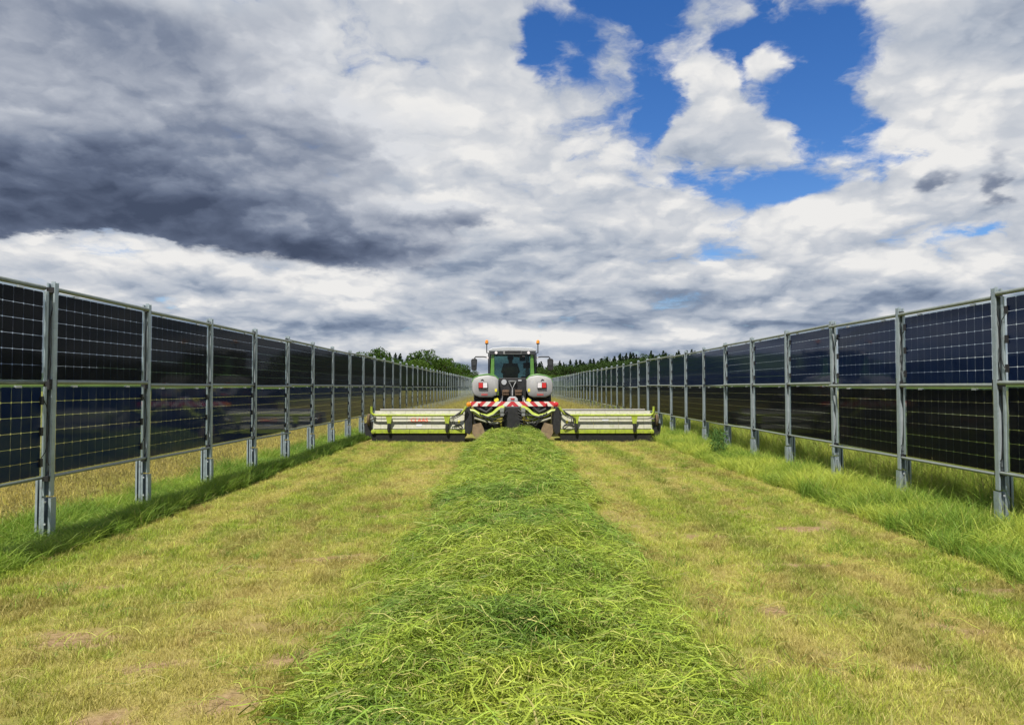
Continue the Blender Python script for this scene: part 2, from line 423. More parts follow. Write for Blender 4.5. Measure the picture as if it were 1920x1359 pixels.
def blades_mesh(name, blades, mat):
    """blades: list of (points, half width, brightness, straw): ribbons that taper to a point"""
    vs, fs, at = [], [], []
    for pts, hw, br, st in blades:
        o = len(vs); n = len(pts); pts = [Vector(p) for p in pts]
        t = pts[-1] - pts[0]; side = t.cross(Vector((random.uniform(-1, 1), random.uniform(-1, 1), 0.6)))
        side = side.normalized() if side.length > 1e-6 else Vector((1, 0, 0))
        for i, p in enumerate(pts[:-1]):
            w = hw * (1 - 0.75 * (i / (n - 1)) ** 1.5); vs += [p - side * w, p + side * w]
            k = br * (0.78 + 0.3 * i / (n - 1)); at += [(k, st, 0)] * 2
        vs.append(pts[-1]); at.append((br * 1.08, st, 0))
        for i in range(n - 2): fs.append((o + 2 * i, o + 2 * i + 1, o + 2 * i + 3, o + 2 * i + 2))
        fs.append((o + 2 * (n - 2), o + 2 * (n - 2) + 1, o + 2 * (n - 1)))
    me = bpy.data.meshes.new(name); me.from_pydata([tuple(v) for v in vs], [], fs); me.materials.append(mat)
    a = me.attributes.new('blade', 'FLOAT_VECTOR', 'POINT'); a.data.foreach_set('vector', np.array(at, np.float32).ravel())
    return me
def proto_collection(name, meshes):
    c = bpy.data.collections.new(name)
    for i, me in enumerate(meshes):
        o = bpy.data.objects.new('%s_%02d' % (name, i), me); c.objects.link(o)
    return c
U = random.uniform
def stubble_clump(h0, h1, n, rad, straw, hw=0.0017):
    out = []
    for _ in range(n):
        a = U(0, 6.283); r = rad * math.sqrt(U(0, 1)); b = Vector((r * math.cos(a), r * math.sin(a), -0.006))
        h = U(h0, h1); la = U(0, 6.283); ln = h * U(0.1, 1.1); tip = b + Vector((ln * math.cos(la), ln * math.sin(la), h))
        mid = b.lerp(tip, 0.55) + Vector((0, 0, h * 0.12))
        out.append(((b, mid, tip), hw * U(0.7, 1.3), U(0.65, 1.25), (U(0.5, 1.0) if U(0, 1) < straw else U(0, 0.2))))
    return out
def tall_clump(h0, h1, n, rad, droop, straw=0.12, hw=0.003, heads=0):
    out = []
    for k in range(n):
        a = U(0, 6.283); r = rad * math.sqrt(U(0, 1)); b = Vector((r * math.cos(a), r * math.sin(a), -0.01))
        h = U(h0, h1); la = U(0, 6.283); dr = U(0.15, 1.0) * droop; dirv = Vector((math.cos(la), math.sin(la), 0)); pts = []
        for i in range(5):
            t = i / 4; pts.append(b + dirv * (h * dr * t ** 1.9) + Vector((0, 0, h * (t - 0.38 * dr * t ** 3))))
        out.append((pts, hw * U(0.6, 1.3), U(0.6, 1.25), (U(0.5, 1.0) if U(0, 1) < straw else U(0, 0.15))))
    for k in range(heads):                                    # thin stalks with a brown seed head
        a = U(0, 6.283); r = rad * U(0, 1); b = Vector((r * math.cos(a), r * math.sin(a), 0)); h = U(h1 * 1.0, h1 * 1.45)
        t = b + Vector((U(-.12, .12) * h, U(-.12, .12) * h, h)); m_ = b.lerp(t, .5) + Vector((0, 0, .02))
        out.append(((b, m_, t), 0.0014, 0.8, 0.6))
        d = (t - b).normalized()
        for j in range(5):
            p0 = t - d * (j * h * 0.035); out.append(((p0, p0 + Vector((U(-.02, .02), U(-.02, .02), .03))), 0.004, 0.55, 0.85))
    return out
def hay_tangle(n, rad, l0, l1, straw=0.10, hw=0.0024):
    out = []
    for _ in range(n):
        a = U(0, 6.283); r = rad * math.sqrt(U(0, 1)); c = Vector((r * math.cos(a), r * math.sin(a), U(0, 0.07)))
        th = random.gauss(0.0, 0.9); ln = U(l0, l1); d = Vector((math.cos(th), math.sin(th), U(-0.15, 0.22))); cv = Vector((-d.y, d.x, 0)) * U(-0.35, 0.35) * ln
        pts = []
        for i in range(5):
            t = i / 4 - 0.5; pts.append(c + d * (ln * t) + cv * (0.25 - t * t) * 1.6 + Vector((0, 0, 0.045 * (1 - 4 * t * t) * U(0.3, 1.2))))
        out.append((pts, hw * U(0.5, 1.7), U(0.45, 1.3), (U(0.4, 0.9) if U(0, 1) < straw else U(0, 0.15))))
    return out

def scatter(name, pts, rotz, scl, variant, tint, coll, tilt=None):
    """one object whose points carry copies of small grass clumps"""
    n = len(pts)
    me = bpy.data.meshes.new(name); me.vertices.add(n); me.vertices.foreach_set('co', np.asarray(pts, np.float32).ravel())
    rot = np.zeros((n, 3), np.float32); rot[:, 2] = rotz
    if tilt is not None: rot[:, :2] = tilt
    for nm, ty, key, arr in (('rot', 'FLOAT_VECTOR', 'vector', rot), ('scl', 'FLOAT_VECTOR', 'vector', np.asarray(scl, np.float32)), ('variant', 'INT', 'value', np.asarray(variant, np.int32)),
                             ('tint', 'FLOAT_COLOR', 'color', np.c_[tint, np.ones(n)].astype(np.float32))):
        a = me.attributes.new(nm, ty, 'POINT'); a.data.foreach_set(key, arr.ravel())
    o = bpy.data.objects.new(name, me); COL.objects.link(o)
    ng = bpy.data.node_groups.new(name + ' scatter', 'GeometryNodeTree')
    ng.interface.new_socket('Geometry', in_out='INPUT', socket_type='NodeSocketGeometry'); ng.interface.new_socket('Geometry', in_out='OUTPUT', socket_type='NodeSocketGeometry')
    gi, go = ng.nodes.new('NodeGroupInput'), ng.nodes.new('NodeGroupOutput')
    iop = ng.nodes.new('GeometryNodeInstanceOnPoints'); ci = ng.nodes.new('GeometryNodeCollectionInfo')
    ci.inputs['Collection'].default_value = coll; ci.inputs['Separate Children'].default_value = True; ci.inputs['Reset Children'].default_value = True
    iop.inputs['Pick Instance'].default_value = True
    def na(nm, ty):
        a = ng.nodes.new('GeometryNodeInputNamedAttribute'); a.data_type = ty; a.inputs['Name'].default_value = nm; return a.outputs['Attribute']
    Lk = ng.links.new
    e2r = ng.nodes.new('FunctionNodeEulerToRotation'); Lk(na('rot', 'FLOAT_VECTOR'), e2r.inputs[0])
    Lk(gi.outputs[0], iop.inputs['Points']); Lk(ci.outputs[0], iop.inputs['Instance']); Lk(na('variant', 'INT'), iop.inputs['Instance Index'])
    Lk(e2r.outputs[0], iop.inputs['Rotation']); Lk(na('scl', 'FLOAT_VECTOR'), iop.inputs['Scale']); Lk(iop.outputs[0], go.inputs[0])
    md = o.modifiers.new('scatter', 'NODES'); md.node_group = ng
    return o

def mixa(a, b, t): return np.asarray(a)[None, :] * (1 - t)[:, None] + np.asarray(b)[None, :] * t[:, None]
def sample(x0, x1, y0, y1, dens):
    n = int((x1 - x0) * (y1 - y0) * dens); return RNG.uniform(x0, x1, n), RNG.uniform(y0, y1, n)
def in_view(x, y, pad=2.4): return np.abs(x) < 0.70 * y + pad

# ---- short mown stubble
WIND_W = 1.18
def wind_c(y): return 0.04 + 0.04 * sstep(np.asarray(y, float), 4, 9)
def wind_half(y): return 0.93 + 0.0 * y + 0.36 * (vnoise(y, y * 0 + 1.7, 0.9, 61, 3) - 0.5)
stub = proto_collection('stubble_clump', [blades_mesh('stubble', stubble_clump(.015, .045, 16, .055, 0.32), GRASS) for _ in range(7)] +
                        [blades_mesh('stubble', stubble_clump(.022, .065, 18, .05, 0.12, .002), GRASS) for _ in range(4)] +
                        [blades_mesh('stubble', stubble_clump(.008, .028, 15, .06, 0.75), GRASS) for _ in range(4)])
def build_stubble():
    P = []
    for y0, y1, dn in ((2.4, 3.2, 300), (3.2, 5.2, 820), (5.2, 8, 620), (8, 12, 420), (12, 17, 280), (17, 24, 190)):
        P.append(sample(-4.7, 4.8, y0, y1, dn))
    x = np.concatenate([p[0] for p in P]); y = np.concatenate([p[1] for p in P])
    k = in_view(x, y) & (x > edge_left(y)) & (x < edge_right(y)) & (np.abs(x - wind_c(y)) > wind_half(y) * 0.72) & ~((y > MOWER_Y - .12))
    s = soil_mask(x, y); k &= RNG.random(len(x)) > s * 0.86
    x, y, s = x[k], y[k], s[k]; n = len(x); d = dry_mask(x, y)
    green = mixa((.20, .335, .026), (.46, .55, .050), RNG.random(n)); straw = mixa((.50, .50, .085), (.70, .65, .17), RNG.random(n))
    t = np.clip(d + RNG.normal(0, .18, n), 0, 1) * 0.95; tint = green * (1 - t)[:, None] + straw * t[:, None]
    brn = sstep(vnoise(x * 1.6, y * .8, 2.4, 71, 4), 0.51, 0.68) * 0.72; tint = tint * (1 - brn)[:, None] + np.array((.33, .235, .08))[None] * brn[:, None]
    nb = sstep(y, 6.2, 4.2) * sstep(x, -.6, -1.4) * sstep(vnoise(x, y, 1.4, 74, 3), .38, .62) * .38; tint = tint * (1 - nb)[:, None] + np.array((.30, .20, .07))[None] * nb[:, None]
    tk = (np.exp(-((x - 2.62 - 0.12 * np.sin(y * .5)) / 0.19) ** 2) * .75 + np.exp(-((x - 3.75) / 0.22) ** 2) * .35 + np.exp(-((x + 2.75) / .17) ** 2) * .30) * (.4 + 1.0 * vnoise(x, y, 1.1, 76, 3)); tk = np.clip(tk, 0, .8)   # flattened grass in the wheel tracks
    tint = tint * (1 - tk)[:, None] + np.array((.20, .25, .035))[None] * tk[:, None]
    lush = vnoise(x, y, 1.6, 72, 3) * (1 - d)
    var = np.where(RNG.random(n) < lush * 0.9, RNG.integers(7, 11, n), np.where(RNG.random(n) < d * 0.5, RNG.integers(11, 15, n), RNG.integers(0, 7, n)))
    sc = RNG.uniform(.75, 1.3, n) * (1 + sstep(y, 8, 22) * 0.35); scl = np.stack([sc, sc, sc * RNG.uniform(.7, 1.25, n)], -1)
    o = scatter('mown_grass', np.stack([x, y, ground_z(x, y)], -1), RNG.uniform(0, 6.283, n), scl, var, tint, stub)
    tag(o, 'short yellow green stubble of the freshly mown lane between the panel rows', 'grass', kind='stuff')
build_stubble()

# ---- windrow: the swath of long cut grass behind the mower
hay = proto_collection('hay_tangle', [blades_mesh('hay', hay_tangle(40, .12, .09, .30, .08, .0026), GRASS) for _ in range(8)] +
                       [blades_mesh('hay', hay_tangle(30, .14, .12, .40, .30, .0024), GRASS) for _ in range(3)])
def wind_h(x, y):
    w = wind_half(y); u = np.abs(x - wind_c(y)) / w
    prof = np.clip(1 - u ** 2.4, 0, 1)
    lump = 0.10 + 1.75 * vnoise(x, y, 2.0, 63, 4)
    ridge = 1 + 0.55 * np.exp(-((np.abs(x - wind_c(y)) - 0.62) / 0.3) ** 2) * sstep(y, 12, 22) - 0.8 * np.exp(-((x - .08) / .13) ** 2) * sstep(y, 20.5, 22.5)
    return (0.23 + 0.02 * sstep(y, 17, 22.5)) * prof * lump * ridge
def build_windrow():
    gx = np.arange(-1.5, 1.56, .06); gy = np.arange(3.0, 23.6, .08); XX, YY = np.meshgrid(gx, gy, indexing='ij')
    hh = wind_h(XX, YY); ZZ = ground_z(XX, YY) + hh * 0.82 - 0.012
    nx, ny = XX.shape; i = np.arange(nx * ny).reshape(nx, ny)
    q = np.stack([i[:-1, :-1], i[1:, :-1], i[1:, 1:], i[:-1, 1:]], -1).reshape(-1, 4)
    hf = hh.reshape(-1); q = q[(hf[q] > 0.012).any(1)]
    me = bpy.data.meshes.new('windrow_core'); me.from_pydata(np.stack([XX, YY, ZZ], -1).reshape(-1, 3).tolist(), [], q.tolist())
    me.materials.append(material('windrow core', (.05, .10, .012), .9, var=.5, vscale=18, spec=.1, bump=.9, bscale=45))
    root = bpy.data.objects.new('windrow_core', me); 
    P = [sample(-1.6, 1.66, y0, y1, dn) for y0, y1, dn in ((3.1, 5, 420), (5, 8, 320), (8, 13, 210), (13, 23.4, 130))]
    x = np.concatenate([p[0] for p in P]); y = np.concatenate([p[1] for p in P])
    w = wind_half(y); u = np.abs(x - wind_c(y)) / w
    hole = sstep(vnoise(x, y, 3.2, 97, 3), .40, .28) * .85
    k = RNG.random(len(x)) < (1 - hole) * np.where(u < .95, 1.0, np.exp(-((u - .95) / .17) ** 2) * .5)
    x, y, u = x[k], y[k], u[k]; n = len(x)
    z = ground_z(x, y) + wind_h(x, y) * RNG.uniform(.55, 1.05, n) + 0.004
    g = vnoise(x, y, 2.2, 65, 4); lightn = vnoise(x * 1.5, y, 0.9, 66, 3)
    tint = mixa((.15, .31, .023), (.43, .53, .052), np.clip((g * .6 + lightn * .5 - .22) * 1.7 + RNG.normal(0, .16, n), 0, 1))
    blu = sstep(vnoise(x, y, 1.1, 68, 3), .58, .72) * .6; tint = tint * (1 - blu)[:, None] + np.array((.115, .275, .030))[None] * blu[:, None]
    sc = RNG.uniform(.75, 1.25, n) * np.where(y > 10, 1.2, 1.0)
    tl = RNG.normal(0, .22, (n, 2))
    var = np.where(RNG.random(n) < .16, RNG.integers(8, 11, n), RNG.integers(0, 8, n))
    o = scatter('cut_grass_windrow', np.stack([x, y, z], -1), RNG.uniform(0, 6.283, n), np.stack([sc] * 3, -1), var, tint, hay, tl)
    tag(o, 'long windrow of fresh green cut grass lying behind the tractor', 'cut grass', kind='stuff')
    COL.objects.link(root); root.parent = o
build_windrow()

# ---- tall uncut grass under and beside the panel rows, and in the uncut lane ahead
tallc = proto_collection('tall_clump', [blades_mesh('tall', tall_clump(.18, .42, 34, .10, .8, .06), GRASS) for _ in range(6)] +
                         [blades_mesh('tall', tall_clump(.30, .60, 30, .12, .7, .10, heads=2), GRASS) for _ in range(5)] +
                         [blades_mesh('tall', tall_clump(.10, .26, 30, .10, .9, .50, heads=3), GRASS) for _ in range(4)])
def tall_patch(name, label, x, y, tint, hsc, vlo, vhi, zoff=0.0):
    n = len(x); sc = RNG.uniform(.75, 1.25, n)
    scl = np.stack([sc * 1.0, sc * 1.0, sc * hsc], -1)
    o = scatter(name, np.stack([x, y, ground_z(x, y) + zoff], -1), RNG.uniform(0, 6.283, n), scl, RNG.integers(vlo, vhi, n), tint, tallc, RNG.normal(0, .10, (n, 2)))
    tag(o, label, 'grass', kind='stuff'); return o
def build_tall():
    # left strip: a narrow band of green grass at the posts
    P = [sample(-5.75, -4.2, a, b, d) for a, b, d in ((3.5, 5, 130), (5, 14, 240), (14, 24, 130), (24, 60, 55), (60, 112, 25))]
    x = np.concatenate([p[0] for p in P]); y = np.concatenate([p[1] for p in P])
    k = (x < edge_left(y) + .02 * RNG.normal(0, 1, len(x))) & (x > -5.62 + .35 * (vnoise(x, y, .8, 81, 3) - .5)); x, y = x[k], y[k]; n = len(x)
    t = np.clip(vnoise(x, y, 1.2, 82, 3) * 1.4 - .35 + RNG.normal(0, .15, n), 0, 1); tint = mixa((.11, .25, .020), (.34, .47, .045), t)
    tall_patch('verge_grass', 'band of tall green grass around the posts of the left panel row', x, y, tint, RNG.uniform(.45, .9, n) * (0.5 + .7 * vnoise(x, y, 1.1, 83, 2)) * (1 - .45 * np.exp(-((x + 5.0) / .22) ** 2)), 0, 6)
    # lane behind the left row: cut earlier, yellow, with brown seed stalks
    P = [sample(-10.5, -5.2, a, b, d) for a, b, d in ((7, 16, 120), (16, 32, 60), (32, 70, 22))]
    x = np.concatenate([p[0] for p in P]); y = np.concatenate([p[1] for p in P])
    k = (x < -5.45 + .3 * (vnoise(x, y, .8, 81, 3) - .5)) & in_view(x, y); x, y = x[k], y[k]; n = len(x)
    t = np.clip(vnoise(x, y, .7, 84, 3) * 1.8 - .4 + RNG.normal(0, .2, n), 0, 1); tint = mixa((.36, .44, .05), (.72, .58, .15), t)
    tall_patch('neighbour_lane_grass', 'yellow half dry grass of the lane beyond the left panel row', x, y, tint, RNG.uniform(.5, 1.0, n), 11, 15)
    # right strip: knee-high grass from the mown edge to beyond the row
    P = [sample(4.0, 11.5, a, b, d) for a, b, d in ((3.5, 5.5, 110), (5.5, 14, 190), (14, 24, 120), (24, 60, 42), (60, 112, 18))]
    x = np.concatenate([p[0] for p in P]); y = np.concatenate([p[1] for p in P])
    k = (x > edge_right(y) + .03 * RNG.normal(0, 1, len(x))) & in_view(x, y); x, y = x[k], y[k]; n = len(x)
    t = np.clip(vnoise(x, y, 1.6, 85, 4) * 2.6 - .85 + RNG.normal(0, .20, n), 0, 1); tint = mixa((.15, .29, .024), (.50, .58, .075), t)
    hs = (.72 + .16 * sstep(x, 4.5, 5.3) + .34 * sstep(x, 5.75, 6.5)) * (1 - .35 * np.exp(-((x - 5.63) / .2) ** 2)) * RNG.uniform(.6, 1.2, n) * (0.45 + 1.1 * vnoise(x, y, 1.5, 86, 3))
    v = RNG.random(n)
    lo = (x < 5.75) | (v < .4)
    for nm, lb, kk, a, b in (('verge_grass', 'low green grass along the mown edge before the right panel row', lo, 0, 6), ('meadow_grass', 'knee high green meadow grass with seed stalks under the right panel row', ~lo, 6, 11)):
        tall_patch(nm, lb, x[kk], y[kk], tint[kk], hs[kk], a, b)
    # uncut lane ahead of the tractor
    P = [sample(-4.6, 5.0, a, b, d) for a, b, d in ((26.5, 45, 50), (45, 80, 26), (80, 130, 12))]
    x = np.concatenate([p[0] for p in P]); y = np.concatenate([p[1] for p in P]); n = len(x)
    t = np.clip(vnoise(x, y, .35, 87, 3) * 1.6 - .3 + RNG.normal(0, .2, n), 0, 1); tint = mixa((.36, .42, .045), (.70, .56, .12), t)
    tall_patch('uncut_lane_grass', 'golden uncut meadow grass in the lane ahead of the tractor', x, y, tint, RNG.uniform(.6, 1.0, n), 6, 11)
build_tall()

def build_clippings():
    """loose cut blades dropped on the stubble"""
    loose = proto_collection('loose_clipping', [blades_mesh('loose', hay_tangle(5, .10, .08, .26, .25, .0022), GRASS) for _ in range(5)])
    x, y = sample(-4.3, 4.3, 3.3, 22.5, 26); k = in_view(x, y) & (np.abs(x - wind_c(y)) > wind_half(y) * .95) & (x > edge_left(y)) & (x < edge_right(y))
    k &= RNG.random(len(x)) < .25 + .75 * np.exp(-((np.abs(x) - 1.2) / .5) ** 2)
    x, y = x[k], y[k]; n = len(x); tint = mixa((.14, .28, .02), (.45, .50, .07), RNG.random(n)); sc = RNG.uniform(.7, 1.3, n)
    o = scatter('loose_clippings', np.stack([x, y, ground_z(x, y) + .025], -1), RNG.uniform(0, 6.283, n), np.stack([sc, sc, sc * .6], -1), RNG.integers(0, 5, n), tint, loose)
    tag(o, 'loose cut blades lying on the stubble beside the windrow', 'cut grass', kind='stuff')
    # ragged green tufts the mower left standing, mostly near at left and along the right edge
    x, y = sample(-4.2, 4.3, 3.4, 22, 5); k = in_view(x, y) & (np.abs(x - wind_c(y)) > wind_half(y) * 1.05) & (x > edge_left(y)) & (x < edge_right(y)) & (vnoise(x, y, .8, 95, 3) > .52)
    x, y = x[k], y[k]; n = len(x); tint = mixa((.12, .26, .02), (.32, .44, .04), RNG.random(n)); sc = RNG.uniform(.45, .9, n)
    o = scatter('left_over_tufts', np.stack([x, y, ground_z(x, y)], -1), RNG.uniform(0, 6.283, n), np.stack([sc, sc, sc * RNG.uniform(.3, .55, n)], -1), RNG.integers(0, 6, n), tint, tallc)
    tag(o, 'darker green tufts left standing in the mown lane', 'grass', kind='stuff')
build_clippings()

# ------------------------------------------------------------------ the two rows of upright solar panels
S_BAY, Y0, N_BAY = 2.2, 8.27, 47                  # bay length, first visible post, bays per row
RAIL_Z = (0.670, 1.692, 2.714)
STEEL = material('galvanised steel', (.36, .42, .44), .48, .55, .10, 9, bump=.05, bscale=60, dirt=(.25, .26, .25), dirt_amt=.08)
STEEL_WEB = material('bright galvanised sheet', (.52, .58, .60), .42, .45, .08, 7)
RAIL_M = material('weathered galvanised rail', (.235, .262, .235), .50, .35, .10, 8)
CLAMP = material('black plastic clamp', (.018, .018, .02), .5, 0, .2, 20)
ALU = material('bare aluminium clip', (.62, .64, .66), .35, .6, .06, 20)
CABLE = material('black cable sheath', (.012, .012, .014), .45, 0, .2, 20)

def cell_mat(name, c1, c2):
    m = bpy.data.materials.new(name); m.use_nodes = True; nt = m.node_tree; b = nt.nodes['Principled BSDF']
    oi = nt.nodes.new('ShaderNodeObjectInfo'); n = X(nt, oi.outputs['Random'])
    tc = nt.nodes.new('ShaderNodeTexCoord'); nz = noise(nt, X(nt, tc.outputs['Object']), 3.0, 4, .6)
    c = mixc(nt, n * .5 + nz * .5, c1, c2); nt.links.new(c.k, b.inputs['Base Color'])
    b.inputs['Roughness'].default_value = .55; b.inputs['Specular IOR Level'].default_value = .12
    return m
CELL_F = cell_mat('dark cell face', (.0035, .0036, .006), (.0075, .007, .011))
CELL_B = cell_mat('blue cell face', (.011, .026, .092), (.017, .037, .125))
def glass_mat(name, ior, k, rough):
    m = bpy.data.materials.new(name); m.use_nodes = True; nt = m.node_tree; nt.nodes.clear()
    out = nt.nodes.new('ShaderNodeOutputMaterial'); mx = nt.nodes.new('ShaderNodeMixShader')
    tr = nt.nodes.new('ShaderNodeBsdfTransparent'); tr.inputs[0].default_value = (.80, .84, .835, 1)
    gl = nt.nodes.new('ShaderNodeBsdfGlossy'); gl.inputs['Roughness'].default_value = rough; gl.inputs['Color'].default_value = (.9, .93, 1, 1)
    fr = nt.nodes.new('ShaderNodeFresnel'); fr.inputs['IOR'].default_value = ior
    tc = nt.nodes.new('ShaderNodeTexCoord'); nz = noise(nt, X(nt, tc.outputs['Object']), 2.2, 3, .5)
    bp = nt.nodes.new('ShaderNodeBump'); bp.inputs['Strength'].default_value = .04; bp.inputs['Distance'].default_value = .02; nt.links.new(nz.k, bp.inputs['Height']); nt.links.new(bp.outputs[0], gl.inputs['Normal'])
    f = X(nt, fr.outputs[0]) * k
    nt.links.new(f.k, mx.inputs[0]); nt.links.new(tr.outputs[0], mx.inputs[1]); nt.links.new(gl.outputs[0], mx.inputs[2]); nt.links.new(mx.outputs[0], out.inputs[0])
    return m
GLASS_F = glass_mat('anti-reflective front glass', 1.16, .45, .05)
GLASS_B = glass_mat('plain rear glass', 1.32, .70, .05)

# one module: 12 x 6 pseudo-square cells laminated between two glass sheets; local origin at the module centre,
# dark face toward +X, blue face toward -X, junction boxes on the blue face at the far (+Y) end
CP_Y, CP_Z = .1604, .1575
MOD_L, MOD_H = 1.985, .977
def octagon(gy, gz, ch=.011):
    a, b = CP_Y / 2 - gy, CP_Z / 2 - gz
    return [(-a + ch, -b), (a - ch, -b), (a, -b + ch), (a, b - ch), (a - ch, b), (-a + ch, b), (-a, b - ch), (-a, -b + ch)]
OCT = octagon(.0014, .0019)
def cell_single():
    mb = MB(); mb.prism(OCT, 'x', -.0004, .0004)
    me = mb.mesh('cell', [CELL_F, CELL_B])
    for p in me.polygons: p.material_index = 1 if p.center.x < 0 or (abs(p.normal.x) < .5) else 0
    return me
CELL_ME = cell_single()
CELL_POS = [((i - 5.5) * CP_Y, (j - 2.5) * CP_Z - .002) for i in range(12) for j in range(6)]
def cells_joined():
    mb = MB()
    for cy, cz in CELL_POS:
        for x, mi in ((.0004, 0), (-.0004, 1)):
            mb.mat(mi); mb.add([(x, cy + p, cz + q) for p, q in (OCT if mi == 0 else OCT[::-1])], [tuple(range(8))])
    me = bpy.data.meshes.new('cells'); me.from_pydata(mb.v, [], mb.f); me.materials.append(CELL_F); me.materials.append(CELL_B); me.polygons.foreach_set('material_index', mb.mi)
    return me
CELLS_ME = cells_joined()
GLASS_ME = MB().bb(-.0035, .0035, -MOD_L / 2, MOD_L / 2, -MOD_H / 2, MOD_H / 2).mesh('glass', [GLASS_F, GLASS_B])
for _p in GLASS_ME.polygons: _p.material_index = 1 if _p.normal.x < -.5 else 0
BOX_ME = MB().bb(-.024, -.0037, -.022, .022, -.045, .045).mesh('junction_box', CLAMP)
CLIP_ME = MB().bb(-.012, .012, -.045, .045, -.012, .012).mesh('clip', ALU)
def pv_cable_mesh():
    mb = MB(); pts = [(-.02, .955, .33 - .05)] + [(-.03 - .012 * math.sin(t * 3.14), .985 + .05 * math.sin(t * 3.14), .28 - .62 * t) for t in (.1, .3, .5, .7, .9)] + [(-.02, .955, -.36)]
    return mb.tube(pts, .005, 6).mesh('cable', CABLE, True)
PVC_ME = pv_cable_mesh()
WORD_LEVEL = {0: 'lower', 1: 'upper'}

def make_module(row_x, side, k, level, dz):
    """k: bay index, 0 is the bay cut by the picture's edge"""
    zc = RAIL_Z[level] + .015 + MOD_H / 2 + dz
    o = empty('solar_panel', (row_x, Y0 + (k - 1) * S_BAY + 1.06, zc))
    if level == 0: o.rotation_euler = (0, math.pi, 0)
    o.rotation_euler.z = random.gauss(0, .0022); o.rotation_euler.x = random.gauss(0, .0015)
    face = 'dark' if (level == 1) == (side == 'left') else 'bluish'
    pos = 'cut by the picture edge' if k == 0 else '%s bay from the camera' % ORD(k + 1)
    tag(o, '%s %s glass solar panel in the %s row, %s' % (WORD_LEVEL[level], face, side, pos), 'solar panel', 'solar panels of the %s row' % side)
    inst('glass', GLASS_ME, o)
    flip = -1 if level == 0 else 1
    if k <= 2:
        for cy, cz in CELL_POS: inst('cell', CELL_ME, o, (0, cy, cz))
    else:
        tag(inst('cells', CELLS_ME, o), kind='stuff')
    if k <= 18:
        for bz in (-.33, 0, .33): inst('junction_box', BOX_ME, o, (0, .955, bz))
        inst('cable', PVC_ME, o)
    if k <= 10:
        for cy in (-.62, .58): inst('clip', CLIP_ME, o, (0, cy, flip * (MOD_H / 2 - .010)))
    return o

# one post: open C channel, an outer ground pile, an inner sleeve at the foot, clamps; local origin on the ground, field side toward +X
def channel(mb, x0, x1, y0, y1, z0, z1, t, lip=.014):
    mb.bb(x0, x1, y1 - t, y1, z0, z1)                                        # web, facing the camera
    mb.bb(x0, x0 + t, y0, y1 - t, z0, z1); mb.bb(x1 - t, x1, y0, y1 - t, z0, z1)   # flanges
    mb.bb(x0 + t, x0 + t + lip, y0, y0 + t, z0, z1); mb.bb(x1 - t - lip, x1 - t, y0, y0 + t, z0, z1)   # lips
def post_meshes(s):
    """s = +1: the field lies toward +X (left row), -1 mirrored (right row)"""
    def fl(mb):
        mb.v = [(s * x, y, z) for x, y, z in mb.v]; return mb
    d = {}
    mb = MB(); channel(mb, -.05, .04, -.045, .02, .48, 2.79, .005); d['upright'] = fl(mb).mesh('upright', STEEL)
    d['web_plate'] = fl(MB().bb(-.042, .020, .0070, .0140, 1.74, 2.60).bb(-.042, .020, .0070, .0140, .74, 1.56)).mesh('web_plate', STEEL_WEB)
    mb = MB(); channel(mb, -.135, -.065, -.03, .05, -.6, .655, .006, .018); d['ground_pile'] = fl(mb).mesh('ground_pile', STEEL)
    mb = MB(); channel(mb, -.045, .055, -.06, .035, -.6, .46, .006, .022); d['foot_sleeve'] = fl(mb).mesh('foot_sleeve', STEEL)
    for i, z in enumerate(RAIL_Z):
        mb = MB(); mb.bb(-.055, .032, -.058, .05, z - .06, z + .05) if i == 1 else mb.bb(-.05, .03, -.05, .045, z - .03, z + .028)
        d['clamp%d' % i] = fl(mb).mesh('clamp', CLAMP)
    for z in (.18, .42): d['bolt%d' % int(z * 100)] = fl(MB().lathe([(.001, -.071), (.013, -.070), (.013, -.0605)], (-.005, 0, z), 'y', 6)).mesh('bolt', ALU)
    mb = MB(); mb.bb(-.012, .012, -.135, -.105, .70, 1.66); d['side0'] = fl(mb).mesh('side_channel', STEEL); mb = MB(); mb.bb(-.012, .012, -.135, -.105, 1.72, 2.69); d['side1'] = fl(mb).mesh('side_channel', STEEL)
    d['cap_plate'] = fl(MB().bb(-.042, .0, .022, .030, 2.60, 2.815).bb(.0, .038, .022, .03, 2.72, 2.80)).mesh('cap_plate', STEEL)
    mb = MB(); mb.tube([(.01, -.02, 2.56), (-.012, -.03, 2.4), (-.02, -.028, 2.1), (.0, -.03, 1.9), (-.015, -.032, 1.74)], .006, 6)
    d['cable'] = fl(mb).mesh('cable', CABLE, True)
    d['lower_cable'] = fl(MB().tube([(-.02, -.03, 1.62), (-.03, -.04, 1.3), (-.022, -.03, 1.0), (0, -.045, .84), (.015, -.03, .80), (.0, -.03, .70)], .006, 6)).mesh('cable', CABLE, True)
    return d
RAIL_ME = MB().tube([(0, .02, 0), (0, S_BAY - .05, 0)], .025, 10).mesh('cross_rail', RAIL_M, True)
LOWRAIL_ME = MB().tube([(0, .02, 0), (0, S_BAY - .05, 0)], .018, 10).mesh('cross_rail', RAIL_M, True)

